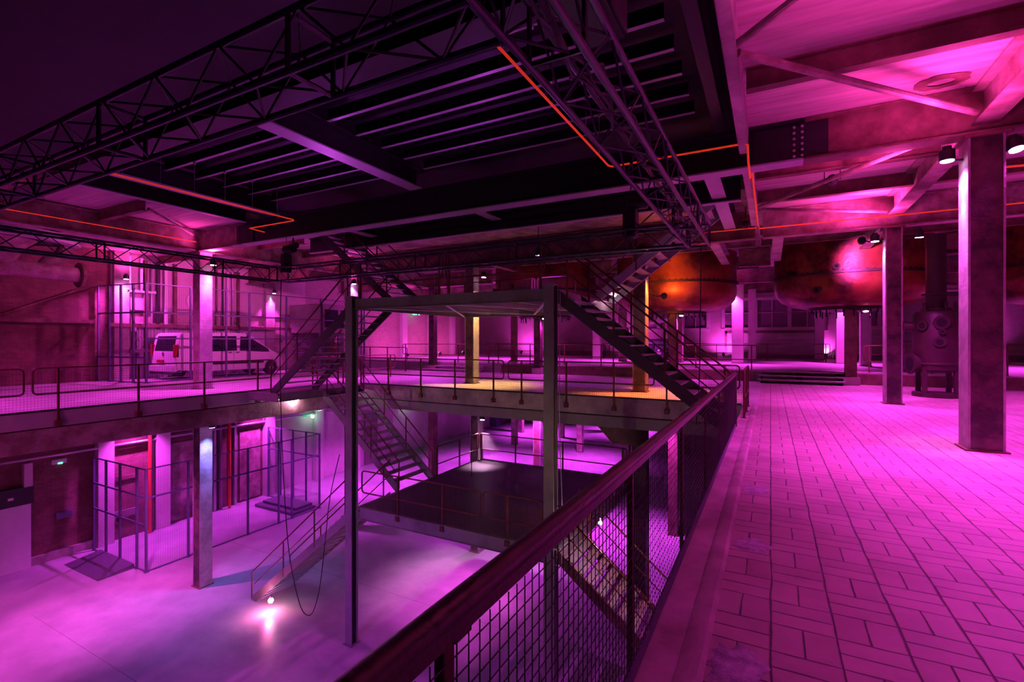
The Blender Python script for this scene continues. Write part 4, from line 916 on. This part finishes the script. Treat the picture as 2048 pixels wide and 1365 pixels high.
tag(MB().box(WX+.005,WX+.2,24.4,25.5,GZ,-3.3).build('double_door', M_['drab']), 'grey door leaf on the lower wall beyond the middle stair', 'door')
e = thing('vending_cabinet', 'grey upright cabinet deep in the lower hall by the wall', 'cabinet', (WX+.6,42,GZ))
MB().box(WX,WX+.8,41.2,42.4,GZ,-4.4).build('cabinet_body', M_['cage'], e, bevel=.02)
MB().box(WX+.8,WX+.82,41.3,42.3,-5.6,-4.6).build('front_panel', M_['white'], e)

# ------------------------------------------------------------------ floor patches on the walkway
def patch(label, cx, cy, rx_, ry_, seed, h=.006):
    rg = random.Random(seed); n = 28; vs = []; rad = [1+rg.uniform(-.22,.22) for _ in range(n)]
    for ring, hh in ((1.0, .0005),(.8, h),(.45, h*1.2)):
        for k in range(n):
            a = 2*math.pi*k/n; vs.append((cx+math.cos(a)*rx_*rad[k]*ring, cy+math.sin(a)*ry_*rad[k]*ring, hh))
    vs.append((cx,cy,h*1.1)); fs = [(r*n+k, r*n+(k+1) % n, (r+1)*n+(k+1) % n, (r+1)*n+k) for r in range(2) for k in range(n)]
    fs += [(2*n+k, 2*n+(k+1) % n, 3*n) for k in range(n)]
    o = MB().add(vs, fs).build('floor_patch', M_['patch'], smooth=True); tag(o, label, 'patch', 'mortar patches on the walkway')
patch('largest rough grey mortar patch at the bottom of the picture', -.15, 2.70, .135, .19, 1, .012)
patch('middle grey mortar patch beside the kerb', -.14, 4.36, .13, .15, 2)
patch('farthest grey mortar patch beside the kerb', -.13, 6.02, .13, .2, 3)

# ------------------------------------------------------------------ lamps and light
MAG = (1.0,.05,.90); PNK = (1.0,.05,.50); VIO = (.46,.05,1.0); ORG = (1.0,.20,.03); YEL = (1.0,.62,.22); BLU = (.16,.16,1.0)
def spot(p, aim, energy, color, size=100, blend=.7, radius=.08, parent=None, name='lamp_light'):
    l = bpy.data.lights.new(name, 'SPOT'); l.energy = energy; l.color = color; l.spot_size = R(size); l.spot_blend = blend; l.shadow_soft_size = radius
    o = bpy.data.objects.new(name, l); COL.objects.link(o)
    off = parent_world(parent); o.location = Vector(p)-off
    o.rotation_euler = (Vector(aim)-Vector(p)).to_track_quat('-Z','Y').to_euler()
    if parent: o.parent = parent
    return o
def point(p, energy, color, radius=.15, parent=None):
    l = bpy.data.lights.new('lamp_light', 'POINT'); l.energy = energy; l.color = color; l.shadow_soft_size = radius
    o = bpy.data.objects.new('lamp_light', l); COL.objects.link(o); o.location = Vector(p)-parent_world(parent)
    if parent: o.parent = parent
    return o
def fixture(label, p, aim, energy, color=MAG, size=110, lens='lens', arm=None, group='flood lamps on the columns', up=0, upcolor=PNK, blend=.8, upoff=(0,0,.25)):
    """round flood lamp: housing, lens, yoke, its light and an added ceiling up light"""
    e = thing('flood_lamp', label, 'lamp', p, group)
    p = Vector(p); d = (Vector(aim)-p).normalized()
    MB().tube(p-d*.16, p, .10, 18).tube(p-d*.22, p-d*.16, .06, 18).build('housing', M_['plastic'], e, smooth='auto')
    MB().tube(p, p+d*.012, .085, 18).build('lens', M_[lens], e)
    if not arm:
        top = CZ-.01 if p.z > 2 else (-1.0 if p.z < -1.2 else None)
        if 'copper' in label or 2 < p.z < 3: top = None
        if top is not None and top > p.z+.1: MB().tube(p-d*.12, (p.x, p.y, top), .014, 8).build('stem', M_['black'], e)
        if 0 < p.z < 1: MB().tube(p-d*.1, (p.x, p.y, SZ+.0), .02, 8).build('stand', M_['black'], e)
    if arm:
        MB().path([p-d*.1, (p-d*.1+Vector(arm))/2+Vector((0,0,-.05)), arm], .018, 8).build('bracket', M_['black'], e)
    spot(p+d*.03, aim, energy, color, size, blend, .07, e)
    if up: spot(p+Vector(upoff), p+Vector((upoff[0],upoff[1],3)), up, upcolor, 165, 1, .2, e)  # added up light to brighten the ceiling, set apart from the lens
    return e
K = 1.0
def added_stripe(p, aim, en, size=34, c=(.42,1,.58)):
    spot(p, aim, en, c, size, .9, .04)  # added green and cyan spots without fixture, bleaching lit column faces
added_stripe((2.47,9.86,4.2), (2.66,9.86,2.3), 120, 40); added_stripe((2.5,15.95,4.2), (2.69,15.95,2.8), 42)
added_stripe((-16.95,9.8,4.2), (-17.15,9.78,2.9), 46); added_stripe((-24.0,10.3,4.2), (-24.3,10.3,2.9), 50); added_stripe((-16.4,15.85,4.1), (-16.57,15.88,2.8), 46)
added_stripe((-24.1,17.2,4.2), (-24.4,17.25,2.8), 40)
added_stripe((-16.92,9.78,-1.4), (-17.14,9.76,-2.6), 50, 50, (.10,.75,1))
# right bay
fixture('lit lamp on the left side of the near right column', (2.42,9.82,4.45), (2.47,9.8,0), 1900*K, arm=(2.62,9.86,4.45), up=280, upoff=(-.5,.95,0))
fixture('lit lamp right of the near right column', (3.17,9.7,4.45), (3.7,8.6,0), 1900*K, arm=(3.05,9.86,4.5), up=260, upoff=(-1.0,-1.1,-.1))
fixture('lit lamp on the left side of the dark right column', (2.45,15.9,4.3), (2.5,15.8,0), 1700*K, arm=(2.65,15.95,4.35), up=560, upoff=(-.3,-.9,.2))
fixture('lit lamp right of the dark right column', (3.35,15.8,4.3), (3.5,16.3,0), 1200*K, arm=(3.02,15.95,4.35))
# lamps behind the camera and at the sides along the same column row
fixture('flood lamp on the column behind the camera', (2.4,3.5,4.3), (2.9,3.2,0), 260*K, up=460, size=110, upoff=(-1.1,1.6,.2))
fixture('flood lamp farther right on the column behind the camera', (5.6,3.5,4.3), (5.8,4.5,0), 900*K, up=420)
fixture('flood lamp on the column row beyond the right edge', (8.8,9.8,4.3), (8.2,11,0), 1400*K, up=200)
fixture('flood lamp beyond the right edge at the second row', (8.8,15.9,4.3), (8.2,16.5,0), 1400*K)
# left gallery
fixture('lit lamp at the top of the left gallery column', (-16.82,9.8,4.25), (-16.98,9.8,0), 1500*K, arm=(-17.14,BY,4.3), up=420)
fixture('added flood lamp on the left gallery just beyond the left edge of the picture', (-15.6,2.6,4.3), (-16.0,5.5,0), 500*K, up=420, size=110)  # added out of frame to brighten the left bay ceiling
fixture('added unseen flood lamp on the left gallery before the brick wall', (-18.6,2.2,4.5), (-18.0,4.8,0), 1300*K, up=200, size=110)  # added outside the view to brighten the gallery near the brick
fixture('lit lamp on the wall pier left of the van', (-23.85,10.3,4.25), (-24.1,10.35,0), 1100*K, arm=(WX+.1,10.3,4.3), group='lamps on the upper left wall', up=120, size=140)
fixture('lit lamp on the wall pier beyond the nose of the van', (-23.9,17.2,4.25), (-24.15,17.2,0), 1000*K, arm=(WX+.1,17.2,4.3), group='lamps on the upper left wall', size=80)
fixture('lit lamp at the top of the column behind the left stair', (-16.4,15.75,4.2), (-16.45,15.6,0), 1200*K, arm=(-16.55,15.9,4.3), up=160)
fixture('added ceiling lamp facing the upper left wall above the van', (-17.8,12.6,4.95), (-24.4,13.0,3.2), 1300*K, (1,.08,.6), 140, group='added wall washing lamps of the left gallery')  # wall washers added to brighten the wall, hidden behind the girder
fixture('added ceiling lamp facing the upper left wall before the cage', (-17.8,8.0,4.95), (-24.4,8.6,4.0), 160*K, (1,.08,.6), 130, group='added wall washing lamps of the left gallery')
fixture('added ceiling lamp facing the wall beyond the van', (-17.8,20.3,4.95), (-24.4,24,2.8), 700*K, (.9,.06,.8), 120, group='added wall washing lamps of the left gallery')
# middle gallery
fixture('warm lamp on the centre rusty column', (-9.72,15.9,4.1), (-9.7,15.6,0), 1900*K, (1,.5,.16), 72, arm=(-10.1,15.75,4.2))
fixture('orange lamp on the rusty column beside the right stair', (-3.2,15.85,4.1), (-3.2,15.5,0), 2500*K, ORG, 72, arm=(-3.55,15.75,4.2), up=25, upcolor=ORG)
fixture('lamp aimed at the glowing copper vat', (-3.2,17.0,3.2), (-3.9,21,4.2), 1100*K, ORG, 50, arm=(-3.55,16.1,3.2), group='lamps aimed at the vats')
fixture('lamp aimed at the big copper vat', (2.3,16.9,4.5), (2.85,20.6,4.3), 3200*K, (1,.10,.80), 34, arm=(2.8,16.1,4.3), group='lamps aimed at the vats')
for i, (x, z, mt) in enumerate(((-14.2,3.25,'lensv'),(-13.7,3.25,'lens'))):
    fixture(['small violet lamp left of the centre column','small bright lamp left of the centre column'][i], (x,19.0,z), (x-.3,16.5,0), 380*K, VIO if i == 0 else MAG, 110, mt, group='small lamps left of the centre column')
# stage row
sn = ['above the stage edge at the left','above the stage behind the left vat','above the stage behind the glowing vat','above the stage behind the big vat','above the stage at the right','high above the right stage end']
for i, (x, y) in enumerate(((-16.5,22.4),(-9.9,22.4),(-3.4,22.4),(3.1,22.4),(9.2,19.5),(13.0,25.0))):
    fixture('flood lamp ' + sn[i], (x,y-.5 if i < 4 else y,2.75 if 0 < i < 4 else 4.1), (x,y-1.2,0), 550*K if 0 < i < 4 else 900*K, size=130, group='flood lamps above the stage edge')
sn = ['at the far left of the stage','left of the distant machine','behind the distant machine','beside the bright pink column','before the back windows','at the right of the back wall']
for i, (x, y) in enumerate(((-20.5,28.3),(-14.8,28.6),(-8.2,28.7),(-1.9,28.2),(3.4,30.4),(9.0,28.3))):
    fixture('far flood lamp ' + sn[i], (x,y,4.3), (x,y-.4,0), 2100*K, size=120, group='far flood lamps over the stage', up=120)
for i, (x, y) in enumerate(((-18.5,35.6),(-9.6,35.6),(-2.9,36.0),(3.2,37.0),(10.5,36.5))):
    fixture('added floor lamp at the foot of the back wall, %s from the left' % ['first','second','third','fourth','fifth'][i], (x,y+.8,SZ+.35), (x,39.2,3.4), 420*K, MAG, 130, group='added floor lamps at the back wall')  # washers added to brighten the back wall
for i, (y) in enumerate((26.2, 30.0, 33.2)):
    fixture('added floor lamp washing the pale side wall, %s from the stairs' % ['first','second','third'][i], (WX+2.2,y,SZ+.3), (WX-.4,y,2.4), 210*K, (1,.06,.6), 150, group='added floor lamps at the side wall')  # washers added to lift the pale brick evenly
# violet tints
fixture('violet flood lamp over the middle gallery', (-6.8,14.6,4.5), (-6.8,15.2,0), 420*K, VIO, 120, 'lensv', group='violet flood lamps')
fixture('violet flood lamp over the right walkway', (5.2,12.8,4.6), (4.6,13.2,0), 420*K, VIO, 100, 'lensv', group='violet flood lamps')
fixture('added violet flood lamp under the near edge of the opening', (-8.0,-1.5,-1.4), (-11.0,6.0,GZ), 2200*K, VIO, 90, 'lensv', group='violet flood lamps')  # added out of view to turn the ground floor violet
fixture('added pale fill lamp under the near edge facing the stair tower', (-6.5,-1.8,-2.6), (-8.0,10,-.8), 290*K, (1,.60,.52), 75, group='added fill lamps')  # added warm fill for the tower steel, out of view
# lower hall
def low(label, p, aim, en, color=(.85,.05,1), size=100, lens='lens', up=0): fixture(label, p, aim, en, color, size, lens, group='lamps of the lower hall', up=up)
low('lower lamp under the left gallery by the roller door', (-18.4,8.2,-1.4), (-19.0,8.8,GZ), 1600*K, (1,.08,.82))
low('blue lamp at the top of the lower left column', (-16.8,9.75,-1.3), (-16.6,9.7,GZ), 650*K, (.22,.17,1), 90, 'lensv')
low('lower lamp under the left gallery inside the cage', (-23.5,10.7,-1.5), (-24.0,10.8,GZ), 1900*K)
low('lower lamp near the wall at the far end of the cage', (-23.5,16.4,-1.5), (-24.0,16.6,GZ), 1700*K)
low('lower lamp under the left gallery behind the cage', (-18.2,15.4,-1.5), (-18.6,16.4,GZ), 1000*K)
low('lower lamp behind the middle stair', (-19.5,21.3,-1.5), (-20.5,21.8,GZ), 3400*K)
low('bright lamp over the far corner of the middle platform', (-10.0,16.25,-1.45), (-9.8,15.8,MP), 900*K, (1,.5,.9), 75)
low('lower lamp behind the platform at the centre', (-10.0,21.5,-1.6), (-10.2,20.5,GZ), 3800*K)
low('lower lamp deep in the hall, left', (-17.5,28.5,-1.5), (-17.5,28.9,GZ), 4200*K)
low('lower lamp deep in the hall, centre', (-11.5,32.0,-1.5), (-11.5,32,GZ), 4200*K)
low('lower lamp deep in the hall, far', (-18.5,40.0,-1.5), (-18.5,40,GZ), 4800*K)
low('lower lamp deep in the hall, farthest', (-12,45.0,-1.5), (-12,45,GZ), 4800*K)
low('lower lamp behind the walkway mesh', (-4.0,21.5,-1.6), (-4.2,20.5,GZ), 3800*K)
low('lower lamp under the right walkway', (1.2,9.5,-1.4), (-1.2,9.0,GZ), 900*K)
low('lower lamp under the right walkway, nearer', (1.0,3.5,-1.4), (-1.8,4.6,GZ), 350*K)
low('lower lamp in the left foreground', (-18.0,4.2,-1.4), (-19.2,4.4,GZ), 1500*K, (1,.08,.8))
low('lower lamp over the open floor under the middle platform', (-9.0,13.9,-3.45), (-9.3,13.4,GZ), 900*K, (1,.08,.85))
low('added lower lamp under the near edge aimed at the left gallery girder', (-8.5,-2.2,-1.9), (-15.5,7.0,-.5), 700*K, (1,.07,.55), 70)  # unseen flood added to lift the girder face and lower walls
fixture('added pale fill lamp under the right walkway aimed at the gallery fascia', (-1.3,1.2,-1.3), (-8.2,13.7,-.35), 420*K, (1,.55,.42), 32, group='added fill lamps')  # narrow fill added out of view to warm the fascia board
# bare bulbs
def bulb(label, p, en, color=(1,.5,.8), r=.07):
    e = thing('bulb_lamp', label, 'lamp', p, 'bare round lamps')
    x, y, z = p
    MB().lathe([(.001,-r),(r*.7,-r*.7),(r,0),(r*.7,r*.7),(.001,r)], p, 'z', 16).build('bulb', M_['bulb'], e, smooth=True)
    MB().tube((x,y,z+r),(x,y,z+r+.08), .03, 8).build('socket', M_['plastic'], e)
    point((p[0],p[1]-.12,p[2]-.02), en, color, .05, e)
bulb('round lamp glaring on the girder below the left stair landing', (-14.78,11.55,-.40), 55, r=.06)
bulb('round lamp glaring on the floor at the foot of the lower stair', (-13.75,9.78,-6.45), 55, (1,.10,.38), .08)
bulb('bright round lamp glaring through the right stair', (-4.0,13.8,2.99), 14, r=.06)
bulb('round lamp seen through the walkway mesh under the right stair', (-3.3,10.3,-2.35), 40, r=.045)
for (y, z) in ((19.9,-2.85), (28.5,-3.0)): point((WX+.75,y,z), 9, (.12,1,.4), .1)
# added up light on the deck: low violet-magenta spots without a fixture
spot((-9.8,8.6,TZ+.55), (-9.4,6.4,6), 150, (.75,.08,1), 150, 1, .3)
spot((-5.2,8.6,TZ+.55), (-5.4,6.4,6), 100, (.75,.08,1), 150, 1, .3)

# world: very low magenta ambience
w = bpy.data.worlds.new('dark_hall_air'); SC.world = w; w.use_nodes = True
bg = w.node_tree.nodes['Background']; bg.inputs['Color'].default_value = (.55,.05,.65,1); bg.inputs['Strength'].default_value = .012

# ------------------------------------------------------------------ camera
FPX = 968.4; yaw = math.atan(517/FPX)
cd = bpy.data.cameras.new('camera'); cam = bpy.data.objects.new('camera', cd); COL.objects.link(cam)
cd.sensor_fit = 'HORIZONTAL'; cd.sensor_width = 36; cd.lens = FPX/2048*36; cd.clip_start = .05; cd.clip_end = 200
cam.location = (0,0,1.65); cam.rotation_euler = (R(90), 0, yaw)
SC.camera = cam
vs = SC.view_settings; SC.display_settings.display_device = 'sRGB'
vs.view_transform = 'Standard'; vs.look = 'None'; vs.exposure = 0; vs.gamma = 1; vs.use_curve_mapping = False
SC.cycles.use_denoising = True
SC.cycles.max_bounces = 4; SC.cycles.diffuse_bounces = 2; SC.cycles.glossy_bounces = 2; SC.cycles.use_adaptive_sampling = True; SC.cycles.adaptive_threshold = .1; SC.cycles.adaptive_min_samples = 16
SC.cycles.sample_clamp_indirect = 8
SC.cycles.caustics_reflective = False; SC.cycles.caustics_refractive = False
